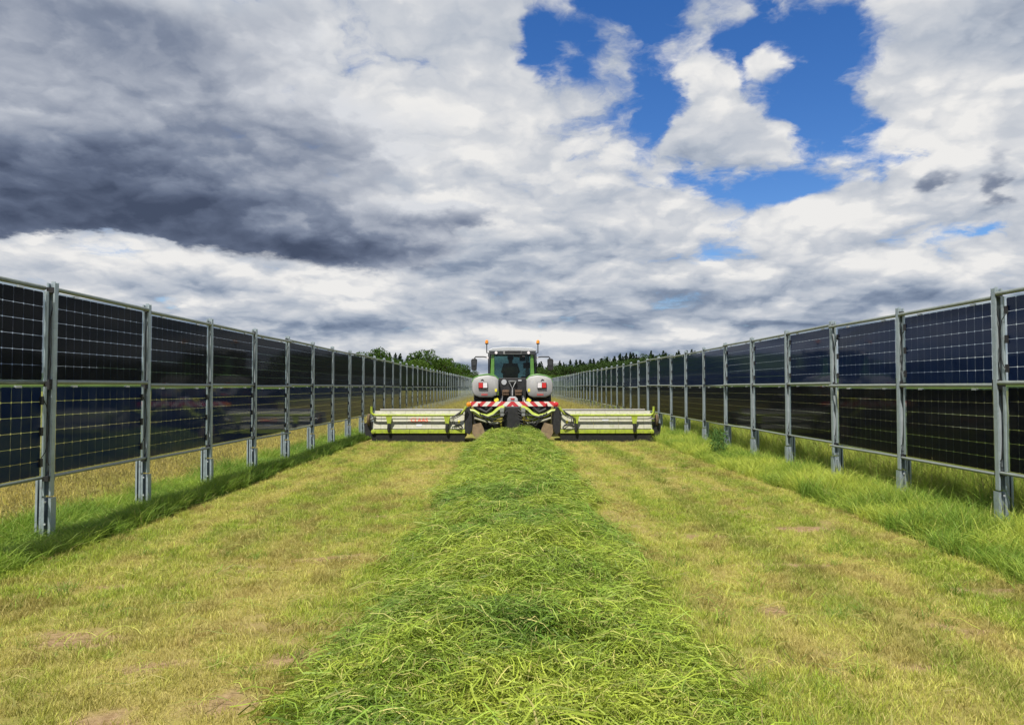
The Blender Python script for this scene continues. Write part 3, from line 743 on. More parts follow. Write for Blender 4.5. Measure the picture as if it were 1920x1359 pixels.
def build_row(row_x, side):
    s = 1 if side == 'left' else -1; pm = post_meshes(s); rr = random.Random(3 if s > 0 else 4)
    ystart = Y0 if s > 0 else Y0 + .42
    drift = 0.0
    for k in range(N_BAY + 1):
        y = ystart + (k - 1) * S_BAY
        gz = float(ground_z(np.array([row_x]), np.array([y]))[0])
        drift = max(-.05, min(.05, drift + rr.gauss(0, .018)))
        p = empty('support_post', (row_x, y, 0), rr.gauss(0, .02))
        p.rotation_euler.y = rr.gauss(0, .004)
        where = 'just outside the picture edge' if k == 0 else '%s from the camera' % ORD(k)
        tag(p, 'galvanised steel post of the %s panel row with its crossbars, %s' % (side, where), 'post', 'posts of the %s panel row' % side)
        for nm in ('upright', 'web_plate', 'ground_pile', 'foot_sleeve', 'cap_plate'): inst(nm, pm[nm], p, (0, 0, 0))
        if k <= 24:
            for i in range(3): inst('clamp', pm['clamp%d' % i], p)
            inst('cable', pm['cable'], p); inst('cable', pm['lower_cable'], p)
        if k <= 10:
            for q in ('bolt18', 'bolt42'): inst('bolt', pm[q], p)
        if k <= 30:
            for q in ('side0', 'side1'): inst('side_channel', pm[q], p)
        if k < N_BAY:
            dz = drift + rr.gauss(0, .008)
            for i, z in enumerate(RAIL_Z): inst('cross_rail', LOWRAIL_ME if i == 0 else RAIL_ME, p, (0, 0, z + dz + (0.006 if i == 1 else 0)), (rr.gauss(0, .0025), 0, 0))
            for lv in (0, 1):
                m = make_module(row_x, side, k, lv, dz); m.location.y += (ystart - Y0)
build_row(ROW_L, 'left')
build_row(ROW_R, 'right')

# ------------------------------------------------------------------ trees on the horizon
BARK = material('bark', (.06, .045, .032), .9, 0, .3, 4)
def leaf_mat(name, c1, c2):
    m = bpy.data.materials.new(name); m.use_nodes = True; nt = m.node_tree; nt.nodes.clear()
    out = nt.nodes.new('ShaderNodeOutputMaterial'); oi = nt.nodes.new('ShaderNodeObjectInfo'); geo = nt.nodes.new('ShaderNodeNewGeometry')
    ri = X(nt, geo.outputs['Random Per Island'])
    c = mixc(nt, (X(nt, oi.outputs['Random']) * .55 + ri * .45), c1, c2)
    d = nt.nodes.new('ShaderNodeBsdfDiffuse'); t = nt.nodes.new('ShaderNodeBsdfTranslucent'); mx = nt.nodes.new('ShaderNodeMixShader'); mx.inputs[0].default_value = .25
    for n in (d, t): nt.links.new(c.k, n.inputs['Color'])
    nt.links.new(d.outputs[0], mx.inputs[1]); nt.links.new(t.outputs[0], mx.inputs[2]); nt.links.new(mx.outputs[0], out.inputs[0])
    return m
LEAF = leaf_mat('broad leaves', (.035, .075, .014), (.085, .14, .026))
NEEDLE = leaf_mat('needles', (.012, .026, .012), (.026, .044, .018))
FARLEAF = leaf_mat('far wood leaves', (.028, .05, .018), (.05, .085, .022))

def leaf_quads(centers, size, rng):
    n = len(centers); a = rng.normal(size=(n, 3)); a /= np.linalg.norm(a, axis=1)[:, None]
    b = np.cross(a, rng.normal(size=(n, 3))); b /= np.linalg.norm(b, axis=1)[:, None]
    s = (size * rng.uniform(.6, 1.35, n))[:, None]; c = np.asarray(centers)
    v = np.stack([c - a * s, c + b * s * .7, c + a * s, c - b * s * .7], 1).reshape(-1, 3)
    return v, np.arange(n * 4).reshape(n, 4)
def mesh_from(name, v, f, mat):
    me = bpy.data.meshes.new(name); me.from_pydata(np.asarray(v).tolist(), [], np.asarray(f).tolist()); me.materials.append(mat); return me
def broadleaf_meshes(seed, leafm=LEAF, n=2600):
    """unit tree: 1 high.  trunk and limbs, crown of leaf clumps"""
    rng = np.random.default_rng(seed); rd = random.Random(seed); mb = MB()
    mb.tube([(0, 0, 0), (.01, 0, .2), (-.005, .01, .45), (.01, 0, .75)], [.028, .022, .016, .006], 7)
    lobes = []
    for i in range(13):
        a = rd.uniform(0, 6.283); z = rd.uniform(.32, .9); r = (.30 * math.sin(math.pi * min(1, (z - .12) / .95)) + .03) * rd.uniform(.55, 1.1)
        c = Vector((r * math.cos(a), r * math.sin(a), z)); lobes.append((c, rd.uniform(.09, .17)))
        b = Vector((0, 0, z * .6)); mb.tube([b, b.lerp(c, .5) + Vector((0, 0, -.01)), c], [.010, .007, .003], 5)
    lobes.append((Vector((0, 0, .84)), .15))
    trunk = mb.mesh('trunk', BARK, True)
    cs = []
    w = np.array([r ** 2 for _, r in lobes]); pick = rng.choice(len(lobes), n, p=w / w.sum())
    d = rng.normal(size=(n, 3)); d /= np.linalg.norm(d, axis=1)[:, None]
    rad = rng.uniform(.55, 1.08, n) ** .6
    C = np.array([list(lobes[i][0]) for i in pick]) + d * (np.array([lobes[i][1] for i in pick]) * rad)[:, None] * np.array([1, 1, .85])
    v, f = leaf_quads(C, .017, rng)
    return trunk, mesh_from('crown', v, f, leafm)
def conifer_meshes(seed, n=1500):
    rng = np.random.default_rng(seed); mb = MB(); mb.tube([(0, 0, 0), (0, 0, .98)], [.016, .003], 6)
    z = 1 - rng.uniform(0, 1, n) ** .60 * .93; tier = .75 + .25 * np.sin(z * 55 + rng.uniform(0, 6)); a = rng.uniform(0, 6.283, n)
    r = np.minimum((1.03 - z) * .30, .17) * tier * rng.uniform(.35, 1.1, n) ** .5 * (1 + .25 * np.sin(a * 3 + seed)); C = np.stack([r * np.cos(a), r * np.sin(a), z - r * .35], -1)
    v, f = leaf_quads(C, .024, rng)
    return mb.mesh('trunk', BARK, True), mesh_from('crown', v, f, NEEDLE)
BROAD = [broadleaf_meshes(s) for s in (1, 2, 3, 4)]
BROADF = [broadleaf_meshes(s, FARLEAF, 1500) for s in (5, 6, 7)]
CONI = [conifer_meshes(s) for s in (11, 12, 13, 14, 15)]

# the land rises gently behind the far end of the rows and carries the wood
def far_hill():
    gx = np.linspace(-520, 560, 90); gy = np.linspace(230, 700, 50); XX, YY = np.meshgrid(gx, gy, indexing='ij')
    ZZ = hill_z(XX, YY); i = np.arange(XX.size).reshape(XX.shape)
    q = np.stack([i[:-1, :-1], i[1:, :-1], i[1:, 1:], i[:-1, 1:]], -1).reshape(-1, 4)
    me = mesh_from('hill', np.stack([XX, YY, ZZ], -1).reshape(-1, 3), q, material('far meadow and undergrowth', (.055, .085, .02), .95, 0, .35, .05, spec=.05))
    me.polygons.foreach_set('use_smooth', [True] * len(me.polygons))
    tag(inst('hill', me, None), kind='structure')
def hill_z(x, y):
    x, y = np.asarray(x, float), np.asarray(y, float)
    e = sstep(y, 240, 620)
    left = 26 * np.exp(-((x + 190) / 120) ** 2); right = 9 * np.exp(-((x - 210) / 140) ** 2)
    return -.6 + e * (left + right + 2.5) + (vnoise(x, y, .02, 91, 3) - .5) * 1.5 * e
far_hill()

def plant_tree(kind, me, px_x, dist, top_y, label, cat, group, width=1.0):
    """stands on the ground where the photograph shows it; its height follows from its distance"""
    x = (px_x - 955) / FPX * dist; z = float(hill_z(x, dist)) if dist > 235 else -.1
    top = CAM_H + (725 - top_y) / FPX * dist; hgt = max(4.0, top - z)
    o = empty(kind, (x, dist, z), random.uniform(0, 6.283)); o.scale = (hgt * width, hgt * width, hgt)
    inst('trunk', me[0], o); inst('crown', me[1], o)
    return tag(o, label, cat, group)
def build_trees():
    # broad-leaved trees before the wood on the left, from the leftmost to the tractor
    G = 'broad leaved trees behind the left panel row'
    spec = [(676, 250, 655, .8, 'small leafy tree whose top just clears the left row, leftmost on the skyline'),
            (708, 255, 650, .85, 'leafy tree with a split rounded top, second from the left on the skyline'),
            (693, 225, 668, 1.1, 'low bushy tree filling the gap between the two leftmost treetops'),
            (733, 235, 666, 1.0, 'light green tree right of the split rounded treetop'),
            (752, 220, 677, 1.1, 'pale bush showing just over the left row beneath the dark wood'),
            (793, 240, 653, 1.0, 'tallest broad leaved tree between the dark wood and the tractor'),
            (776, 225, 672, 1.1, 'bushy tree at the left foot of the tallest broad leaved tree'),
            (818, 238, 664, 1.0, 'round leafy tree directly right of the tallest broad leaved tree'),
            (838, 245, 668, 1.0, 'leafy tree second to the right of the tallest broad leaved tree'),
            (856, 260, 678, 1.1, 'lower leafy tree third to the right of the tallest broad leaved tree'),
            (640, 250, 664, 1.0, 'leafy tree hidden but for its top behind the left panel row')]
    for i, (x, d, t, w, lb) in enumerate(spec): plant_tree('leafy_tree', BROAD[i % 4], x, d, t, lb, 'tree', G, w)
    # far wood on the hill at the left: mixed trees one can just tell apart
    rd = random.Random(5); xs = list(range(600, 900, 7))
    for i, x in enumerate(xs):
        base = np.interp(x, [600, 650, 720, 770, 800, 840, 870, 900], [668, 664, 662, 665, 668, 674, 688, 696])
        con = x < 800 or rd.random() < .3
        me = CONI[i % 5] if con else BROADF[i % 3]
        plant_tree('spruce_tree' if con else 'leafy_tree', me, x + rd.uniform(-3, 3), rd.uniform(400, 520), base + rd.uniform(-3, 4), '%s tree of the dark wood on the left hill, %s from the left' % ('spruce' if con else 'leafy', ORD(i + 1)), 'tree', 'trees of the wood on the left hill', 1.25 if con else .9)
    # spruce wood on the right, standing taller toward the right
    xs = list(range(1000, 1330, 5)); wd = random.Random(9)
    for i, x in enumerate(xs):
        base = np.interp(x, [1000, 1040, 1090, 1130, 1170, 1215, 1265, 1330], [680, 679, 676, 670, 664, 661, 659, 657])
        peak = {1172: -5, 1214: -4, 1270: -3}.get(x, 0)
        con = wd.random() < .78
        plant_tree('spruce_tree' if con else 'leafy_tree', CONI[(i * 3) % 5] if con else BROADF[i % 3], x + wd.uniform(-3, 3), wd.uniform(330, 400), base + wd.uniform(-5, 7) + peak, '%s tree of the wood behind the right row, %s from the tractor' % ('spruce' if con else 'leafy', ORD(i + 1)), 'tree', 'trees of the wood behind the right row', 1.15 if con else .8)
    # second rank fills the gaps low down
    for i, x in enumerate(range(600, 1340, 9)):
        if 880 < x < 1000: continue
        base = np.interp(x, [600, 760, 870, 900, 1000, 1100, 1200, 1340], [672, 674, 692, 698, 686, 681, 670, 664])
        plant_tree('leafy_tree', BROADF[(i * 2) % 3], x + rd.uniform(-3, 3), rd.uniform(300, 330), base + rd.uniform(-3, 3), 'low leafy tree at the foot of the far wood, %s from the left' % ORD(i + 1), 'tree', 'low trees at the edge of the far wood', 1.5)
    # bright green scrub just over the far end of each row
    for i, x in enumerate(list(range(850, 900, 8)) + list(range(1012, 1075, 8))):
        plant_tree('bush', BROAD[i % 4], x, 190 + (i % 3) * 8, 703 + (i % 2) * 2 - abs(x - 955) * .02, 'light green bush over the far end of the %s row, %s from the left' % (('left', ORD(i + 1)) if x < 955 else ('right', ORD(i - 6))), 'bush', 'bushes over the far ends of the rows', 1.6)
build_trees()

# broad-leaved weeds standing at the posts of the right row
def build_weeds():
    lm = leaf_mat('weed leaves', (.06, .13, .035), (.12, .21, .05)); st = material('weed stem', (.12, .16, .05), .8, 0, .2, 20)
    G = 'weeds at the right row'
    for i, (x, y, h, lb) in enumerate(((5.15, 18.6, .72, 'tall leafy weed beside the seventh post of the right row'), (5.35, 19.6, .60, 'leafy weed right of the tall one at the right row'), (4.85, 17.6, .45, 'low dark weed at the mown edge left of the tall one'))):
        rng = np.random.default_rng(200 + i); rd = random.Random(i); z = float(ground_z(np.array([x]), np.array([y]))[0]); o = empty('weed_plant', (x, y, z))
        tag(o, lb, 'weed', G); mb = MB(); V, F = [], []
        for k in range(9):
            a = rd.uniform(0, 6.283); r = rd.uniform(.02, .22) * (h / .5); t = Vector((r * math.cos(a), r * math.sin(a), h * rd.uniform(.6, 1))); mb = MB()
            mb.tube([(t.x * .2, t.y * .2, -.02), t * .55, t], [.005, .004, .002], 5).build('stem', st, o)
            n = 70; tt = rng.uniform(.2, 1, n); C = np.array([list(t)] * n) * tt[:, None] + rng.normal(0, .045, (n, 3)); C[:, 2] = np.maximum(C[:, 2], .02)
            v, f = leaf_quads(C, .020, rng); F.append(f + sum(len(q) for q in V)); V.append(v)
        tag(inst('leaves', mesh_from('leaves', np.concatenate(V), np.concatenate(F), lm), o), kind='stuff')
build_weeds()

# ------------------------------------------------------------------ tractor, seen from behind
TX, TY = 0.10, 25.6                                # rear axle on the ground
GREEN = material('green tractor paint', (.085, .21, .035), .38, 0, .12, 5, coat=.3, dirt=(.22, .22, .12), dirt_amt=.06)
GREYP = material('light grey fender plastic', (.33, .325, .315), .5, 0, .06, 4, dirt=(.36, .33, .27), dirt_amt=.08)
WHITE = material('white roof shell', (.44, .45, .46), .4, 0, .05, 4)
BLACK = material('black paint', (.016, .016, .017), .55, 0, .3, 9, dirt=(.06, .05, .035), dirt_amt=.08)
DARKG = material('dark cab trim', (.03, .032, .034), .6, 0, .2, 9)
RUBBER = material('tyre rubber', (.02, .019, .018), .85, 0, .3, 8, dirt=(.09, .075, .05), dirt_amt=.12)
RIM = material('red rim paint', (.30, .035, .025), .5, 0, .15, 6)
RED = material('red lamp lens', (.55, .03, .03), .25, 0, .1, 30)
PINK = material('pale reflector lens', (.75, .70, .70), .25, 0, .06, 30)
ORANGE = material('amber beacon lens', (.80, .27, .02), .22, 0, .12, 20)
YELLOW = material('yellow sticker', (.80, .70, .05), .5, 0, .08, 20)
RUST = material('oily brown steel', (.16, .10, .06), .6, .3, .4, 12)
METAL = material('worn grey steel', (.34, .34, .33), .45, .6, .15, 12)
REDTXT = material('red lettering', (.52, .05, .045), .5, 0, .1, 30)
def clear_glass(name, tint, rough=.02, ior=1.35):
    m = bpy.data.materials.new(name); m.use_nodes = True; nt = m.node_tree; nt.nodes.clear()
    out = nt.nodes.new('ShaderNodeOutputMaterial'); mx = nt.nodes.new('ShaderNodeMixShader'); tr = nt.nodes.new('ShaderNodeBsdfTransparent'); tr.inputs[0].default_value = tint + (1,)
    gl = nt.nodes.new('ShaderNodeBsdfGlossy'); gl.inputs['Roughness'].default_value = rough; fr = nt.nodes.new('ShaderNodeFresnel'); fr.inputs['IOR'].default_value = ior
    nt.links.new(fr.outputs[0], mx.inputs[0]); nt.links.new(tr.outputs[0], mx.inputs[1]); nt.links.new(gl.outputs[0], mx.inputs[2]); nt.links.new(mx.outputs[0], out.inputs[0])
    return m
CABGLASS = clear_glass('green tinted cab glass', (.50, .62, .62))

def wheel(parent, x, y, r, w, n_lug, name='wheel'):
    s = 1 if x > 0 else -1
    o = empty(name, (x, y, r), parent=parent)
    mb = MB(); mb.lathe([(r * .60, -w / 2 + .06), (r * .74, -w / 2), (r * .92, -w / 2 + .02), (r * .965, -w / 2 + .07), (r * .965, w / 2 - .07), (r * .92, w / 2 - .02), (r * .74, w / 2), (r * .60, w / 2 - .06)], (0, 0, 0), 'x', 40)
    for k in range(n_lug):
        for sd in (-1, 1):
            a = 2 * math.pi * (k + (.5 if sd > 0 else 0)) / n_lug; M = Matrix.Rotation(a, 3, 'X')
            mbv = MB().box((0, 0, 0), (w * .50, .05, .05), (0, 0, sd * .6)); vs = [M @ (Vector(v) + Vector((sd * w * .24, 0, r * .975))) for v in mbv.v]; mb.add(vs, mbv.f)
    mb.build('tyre', RUBBER, o)
    MB().lathe([(.03, s * w * .20), (r * .20, s * w * .20), (r * .22, s * w * .06), (r * .50, s * w * .10), (r * .56, s * (w / 2 - .05)), (r * .62, s * (w / 2 - .045)), (r * .62, s * (w / 2 - .10)), (r * .55, -s * (w / 2 - .06))], (0, 0, 0), 'x', 32).build('rim', RIM, o, smooth=True)
    return o

def build_tractor():
    t = empty('tractor', (TX, TY, 0)); tag(t, 'green tractor with light grey fenders and white cab roof driving away', 'tractor')
    for s in (-1, 1):
        wheel(t, s * .97, 0, .95, .62, 20); wheel(t, s * .93, 2.95, .70, .52, 18)
        # fender: grey shell wrapped over the back of the wheel, with a green inner lip
        outer = [(1.307, 1.52), (1.307, 1.80), (1.25, 1.925), (1.08, 2.00), (.80, 2.035), (.55, 1.985), (.452, 1.88), (.445, 1.55), (.52, 1.375), (.66, 1.312), (1.06, 1.312), (1.23, 1.39)]
        mb = MB(); P = [(s * a, b) for a, b in outer]
        n = len(P); cx, cz = sum(a for a, _ in P) / n, sum(b for _, b in P) / n
        vs = []
        order = [(-1.16, .84), (-1.13, .965), (-1.06, 1.0)]
        for yy, k in order: vs += [(cx + (a - cx) * k, yy, cz + (b - cz) * k) for a, b in P]
        for yy, zup in ((-.55, .03), (.1, -.02)): vs += [(a, yy, (b + zup) if b > 1.7 else b + .22) for a, b in P]
        fs = [tuple(range(n))]
        for i in range(4):
            for k in range(n): fs.append((i * n + k, i * n + (k + 1) % n, (i + 1) * n + (k + 1) % n, (i + 1) * n + k))
        mb.add(vs, fs); f = mb.build('fender', GREYP, t, smooth=True)
        MB().tube([(s * 1.30, -1.02, 1.80), (s * 1.24, -1.03, 1.945), (s * 1.06, -1.04, 2.025), (s * .80, -1.04, 2.06), (s * .56, -1.03, 2.005), (s * .46, -1.02, 1.90)], .028, 8).build('green_lip', GREEN, f, smooth=True)
        lamp = MB().bb(*sorted((s * .80, s * 1.10)), -1.21, -1.13, 1.60, 1.80).build('tail_lamp', BLACK, f, .01)
        MB().bb(*sorted((s * .955, s * 1.09)), -1.225, -1.205, 1.625, 1.785).build('red_lens', RED, lamp, .006)
        MB().bb(*sorted((s * .81, s * .945)), -1.225, -1.205, 1.625, 1.785).build('clear_lens', PINK, lamp, .006)
        MB().tube([(s * .92, -1.15, 1.84), (s * .96, -1.17, 1.90), (s * 1.02, -1.16, 1.87)], .014, 6).build('wire_loop', BLACK, f)
        MB().bb(*sorted((s * .50, s * .57)), -1.165, -1.13, 1.50, 1.60).build('sticker', YELLOW, f)
        tx = MB()
        for j in range(5): tx.bb(*sorted((s * .90 - .10 + j * .041, s * .90 - .10 + j * .041 + .03)), -1.172, -1.155, 1.385, 1.43)
        tag(tx.build('red_lettering', REDTXT, f), kind='stuff')
    # rear body with hitch
    MB().prism([(-.45, 1.05), (-.45, 1.95), (.45, 1.95), (.45, 1.05), (.30, .55), (-.30, .55)], 'y', -.72, .9).build('rear_housing', BLACK, t, .02)
    MB().bb(-.78, .78, -.12, .12, .83, 1.07).build('rear_axle', BLACK, t)
    MB().tube([(-.12, -.80, 1.84), (0, -.84, 1.60), (.12, -.80, 1.84)], .022, 6).tube([(0, -.84, 1.62), (0, -.90, 1.36)], .022, 6).bb(-.13, .13, -.83, -.77, 1.83, 1.87).build('top_link_bracket', METAL, t)
    MB().lathe([(.001, -.745), (.085, -.745), (.09, -.72)], (-.275, 0, 1.81), 'y', 20).build('round_speed_sign', WHITE, t)
    MB().bb(.19, .30, -.735, -.715, 1.845, 1.895).build('label_plate', WHITE, t)
    for x in (-.22, .20):
        mb = MB().bb(x - .11, x + .11, -.86, -.72, 1.36, 1.56)
        for j in range(4):
            for q in range(2): mb.lathe([(.026, -.93), (.03, -.90), (.03, -.855)], (x - .075 + j * .05, 0, 1.42 + q * .08), 'y', 8)
        tag(mb.build('hydraulic_couplers', RUST, t), kind='stuff')
    for s in (-1, 1):
        MB().tube([(s * .36, -.75, 1.30), (s * .40, -.95, 1.18), (s * .42, -1.15, .85)], .035, 8).build('lift_arm', METAL, t)
        MB().tube([(s * .30, -.3, .70), (s * .42, -1.2, .72), (s * .45, -1.7, .70)], .045, 8).build('lower_link', BLACK, t)
    for x in (-.33, .33): MB().lathe([(.03, -.80), (.045, -.78), (.045, -.72)], (x, 0, 1.33), 'y', 10).tube([(x, -.78, 1.33), (x * 1.05, -.95, 1.2), (x * .8, -1.3, 1.0)], .016, 6).build('hose_coupling', METAL, t)
    # bonnet and chassis ahead of the cab
    MB().prism([(1.55, 1.15), (1.55, 1.95), (2.6, 1.90), (3.9, 1.72), (4.05, 1.45), (4.05, 1.05)], 'x', -.42, .42).build('bonnet', GREEN, t, .06)
    MB().bb(-.30, .30, .6, 3.6, .60, 1.15).build('chassis', BLACK, t)
    MB().bb(-.85, .85, 2.85, 3.05, .58, .82).build('front_axle', BLACK, t)
    for s in (-1, 1): MB().prism([(2.25, 1.25), (2.35, 1.42), (2.95, 1.52), (3.5, 1.42), (3.6, 1.30), (3.5, 1.37), (2.95, 1.47), (2.4, 1.37)], 'x', *sorted((s * .68, s * 1.18))).build('front_fender', DARKG, t)
    MB().tube([(.52, 1.70, 1.2), (.56, 1.70, 2.9), (.56, 1.80, 3.0)], .06, 10).build('exhaust_stack', BLACK, t, smooth=True)
    # cab
    c = empty('cab', (0, 0, 0), parent=t)
    zr = 2.80
    for s in (-1, 1):
        MB().prism([(s * .60, 2.80), (s * .70, 2.80), (s * .735, 2.05), (s * .63, 1.93), (s * .48, 1.935), (s * .60, 2.06)], 'y', -.38, -.28).build('rear_pillar', GREEN, c, .012)
        MB().prism([(.95, 1.35), (1.05, 1.35), (.98, 2.82), (.88, 2.82)], 'x', *sorted((s * .74, s * .80))).build('front_pillar', DARKG, c)
        MB().prism([(.30, 1.35), (.37, 1.35), (.33, 2.82), (.27, 2.82)], 'x', *sorted((s * .79, s * .825))).build('door_pillar', DARKG, c)
        MB().bb(*sorted((s * .805, s * .812)), -.28, .95, 1.40, 2.80).build('side_glass', CABGLASS, c)
        a = MB().tube([(s * .80, .55, 2.66), (s * 1.0, .60, 2.70), (s * 1.27, .65, 2.70), (s * 1.32, .66, 2.64)], .020, 6).build('mirror_arm', BLACK, c)
        mr = MB().prism([(s * 1.24, 2.24), (s * 1.22, 2.60), (s * 1.27, 2.645), (s * 1.40, 2.63), (s * 1.43, 2.58), (s * 1.42, 2.27), (s * 1.38, 2.22)], 'y', .62, .74).build('mirror', BLACK, c, .015)
        MB().bb(*sorted((s * 1.26, s * 1.39)), .612, .619, 2.40, 2.58).build('mirror_glass', DARKG, mr)
        bx = s * .86
        MB().tube([(s * .72, -.20, 2.78), (bx, -.22, 2.80), (bx, -.22, 3.10)], .018, 6).build('beacon_stalk', BLACK, c)
        b = MB().lathe([(.045, 3.09), (.058, 3.10), (.058, 3.12)], (bx, -.22, 0), 'z', 14).build('beacon', BLACK, c)
        MB().lathe([(.054, 3.12), (.056, 3.17), (.045, 3.215), (.015, 3.235)], (bx, -.22, 0), 'z', 14).build('amber_lens', ORANGE, b, smooth=True)
        wl = MB().lathe([(.001, -.465), (.045, -.465), (.052, -.43)], (s * .54, 0, 2.79), 'y', 16).build('work_lamp', PINK, c)
        MB().bb(*sorted((s * .80, s * .86)), -.30, -.20, 2.60, 2.66).build('marker_lamp', PINK, c)
    roof = MB().prism([(-.80, 2.84), (-.78, 2.90), (-.66, 2.955), (-.30, 2.985), (.30, 2.985), (.66, 2.955), (.78, 2.90), (.80, 2.84)], 'y', -.42, 1.15).build('roof', WHITE, c, .02)
    MB().prism([(-.79, 2.838), (-.72, 2.72), (-.60, 2.735), (.60, 2.735), (.72, 2.72), (.79, 2.838)], 'y', -.44, 1.10).build('roof_underside', DARKG, roof)
    pl = MB().bb(-.30, .30, -.475, -.45, 2.745, 2.87).build('name_plate', METAL, roof)
    MB().bb(-.25, .285, -.482, -.4755, 2.765, 2.85).build('dark_panel', BLACK, pl)
    MB().prism([(-.60, 2.735), (.60, 2.735), (.60, 2.07), (.47, 1.95), (-.47, 1.95), (-.60, 2.07)], 'y', -.375, -.368).build('rear_window', CABGLASS, c)
    MB().tube([(.05, -.40, 2.68), (.42, -.40, 2.66)], .03, 6).bb(.24, .44, -.36, -.30, 2.52, 2.70).build('wiper_motor', BLACK, c)
    MB().bb(-.50, .50, -.42, -.30, 1.89, 1.935).build('window_sill', GREEN, c, .01)
    MB().prism([(-.72, 2.80), (.72, 2.80), (.66, 1.35), (-.66, 1.35)], 'y', .99, .997).build('windscreen', CABGLASS, c)
    MB().bb(-.78, .78, -.30, 1.05, 1.28, 1.36).build('cab_floor', DARKG, c)
    seat = MB().bb(-.32, .20, .0, .48, 1.72, 1.86).build('seat', DARKG, c, .03)
    MB().prism([(-.30, 1.84), (-.33, 2.20), (-.26, 2.45), (.14, 2.45), (.21, 2.20), (.18, 1.84)], 'y', -.10, .02).build('seat_back', DARKG, seat, .04)
    sw = MB(); ring = [(-.06 + .20 * math.cos(a), .72 + .07 * math.sin(a), 2.08 + .18 * math.sin(a)) for a in np.linspace(0, 2 * math.pi, 21)]
    sw.tube(ring, .014, 6).tube([(-.06, .72, 2.08), (-.06, .90, 1.60)], .03, 6); sw.tube([(-.26, .72, 2.08), (.14, .72, 2.08)], .012, 5).build('steering_wheel', BLACK, c)
    MB().bb(.30, .52, .10, .75, 1.75, 2.02).build('arm_console', DARKG, c, .03)
    MB().bb(.38, .62, .62, .68, 2.30, 2.50).build('terminal_screen', BLACK, c, .01)
    return t
build_tractor()

def build_driver():
    """seated in the cab with the back to us, both hands on the steering wheel"""
    bm = bmesh.new(); lay = bm.verts.layers.skin.verify(); J = {}
    def v(nm, p, r):
        q = bm.verts.new(p); q[lay].radius = (r, r) if not isinstance(r, tuple) else r; J[nm] = q
    def e(*ns):
        for a, b in zip(ns, ns[1:]): bm.edges.new((J[a], J[b]))
    v('pelvis', (-.06, .20, 1.95), (.17, .13)); v('waist', (-.06, .19, 2.10), (.15, .11)); v('chest', (-.06, .20, 2.32), (.19, .12)); v('neck', (-.06, .22, 2.47), .06)
    v('head0', (-.06, .235, 2.56), .075); v('head1', (-.06, .235, 2.66), .085); v('head2', (-.06, .23, 2.73), .05)
    e('pelvis', 'waist', 'chest', 'neck', 'head0', 'head1', 'head2')
    for s, n in ((-1, 'l'), (1, 'r')):
        x = -.06
        v('sh' + n, (x + s * .20, .21, 2.40), .062); v('el' + n, (x + s * .29, .36, 2.16), .045); v('wr' + n, (x + s * .20, .62, 2.13), .028); v('pa' + n, (x + s * .185, .69, 2.135), (.040, .018))
        e('chest', 'sh' + n, 'el' + n, 'wr' + n, 'pa' + n)
        for i, (dz, ln) in enumerate(((.03, .07), (.011, .08), (-.009, .075), (-.028, .06))):
            v('f%s%d' % (n, i), (x + s * .178, .69 + ln * .5, 2.135 + dz), .010); v('g%s%d' % (n, i), (x + s * .158, .69 + ln * .72, 2.13 + dz), .009); e('pa' + n, 'f%s%d' % (n, i), 'g%s%d' % (n, i))
        v('t' + n, (x + s * .165, .675, 2.185), .011); e('pa' + n, 't' + n)
        v('hip' + n, (x + s * .11, .26, 1.93), .095); v('kn' + n, (x + s * .15, .70, 1.93), .065); v('an' + n, (x + s * .15, .80, 1.47), .045); v('to' + n, (x + s * .16, .95, 1.41), .035)
        e('pelvis', 'hip' + n, 'kn' + n, 'an' + n, 'to' + n)
    J['pelvis'][lay].use_root = True
    me = bpy.data.meshes.new('person'); bm.to_mesh(me); bm.free()
    me.materials.append(material('dark work jacket and trousers', (.03, .034, .045), .85, 0, .25, 10))
    o = bpy.data.objects.new('person', me); COL.objects.link(o); o.location = (TX, TY, 0)
    o.modifiers.new('skin', 'SKIN').use_smooth_shade = True; sb = o.modifiers.new('sub', 'SUBSURF'); sb.levels = sb.render_levels = 2
    skin = material('skin', (.42, .25, .18), .6, 0, .08, 12); hair = material('dark hair', (.02, .015, .012), .8, 0, .3, 30)
    MB().lathe([(.015, 2.775), (.07, 2.755), (.098, 2.70), (.10, 2.64), (.085, 2.58), (.05, 2.555)], (-.06, .222, 0), 'z', 16).build('hair', hair, o, smooth=True)
    mb = MB().lathe([(.01, 2.53), (.05, 2.545), (.078, 2.60), (.082, 2.66), (.06, 2.72), (.01, 2.735)], (-.06, .268, 0), 'z', 14); mb.prism([(.345, 2.66), (.372, 2.615), (.345, 2.605)], 'x', -.075, -.045)
    mb.build('face', skin, o, smooth=True)
    for s in (-1, 1): MB().box((-.06 + s * .098, .24, 2.645), (.02, .045, .065)).build('ear', skin, o, .008)
    tag(o, 'dark clad driver seated behind the cab rear window, back to the viewer', 'person')
build_driver()

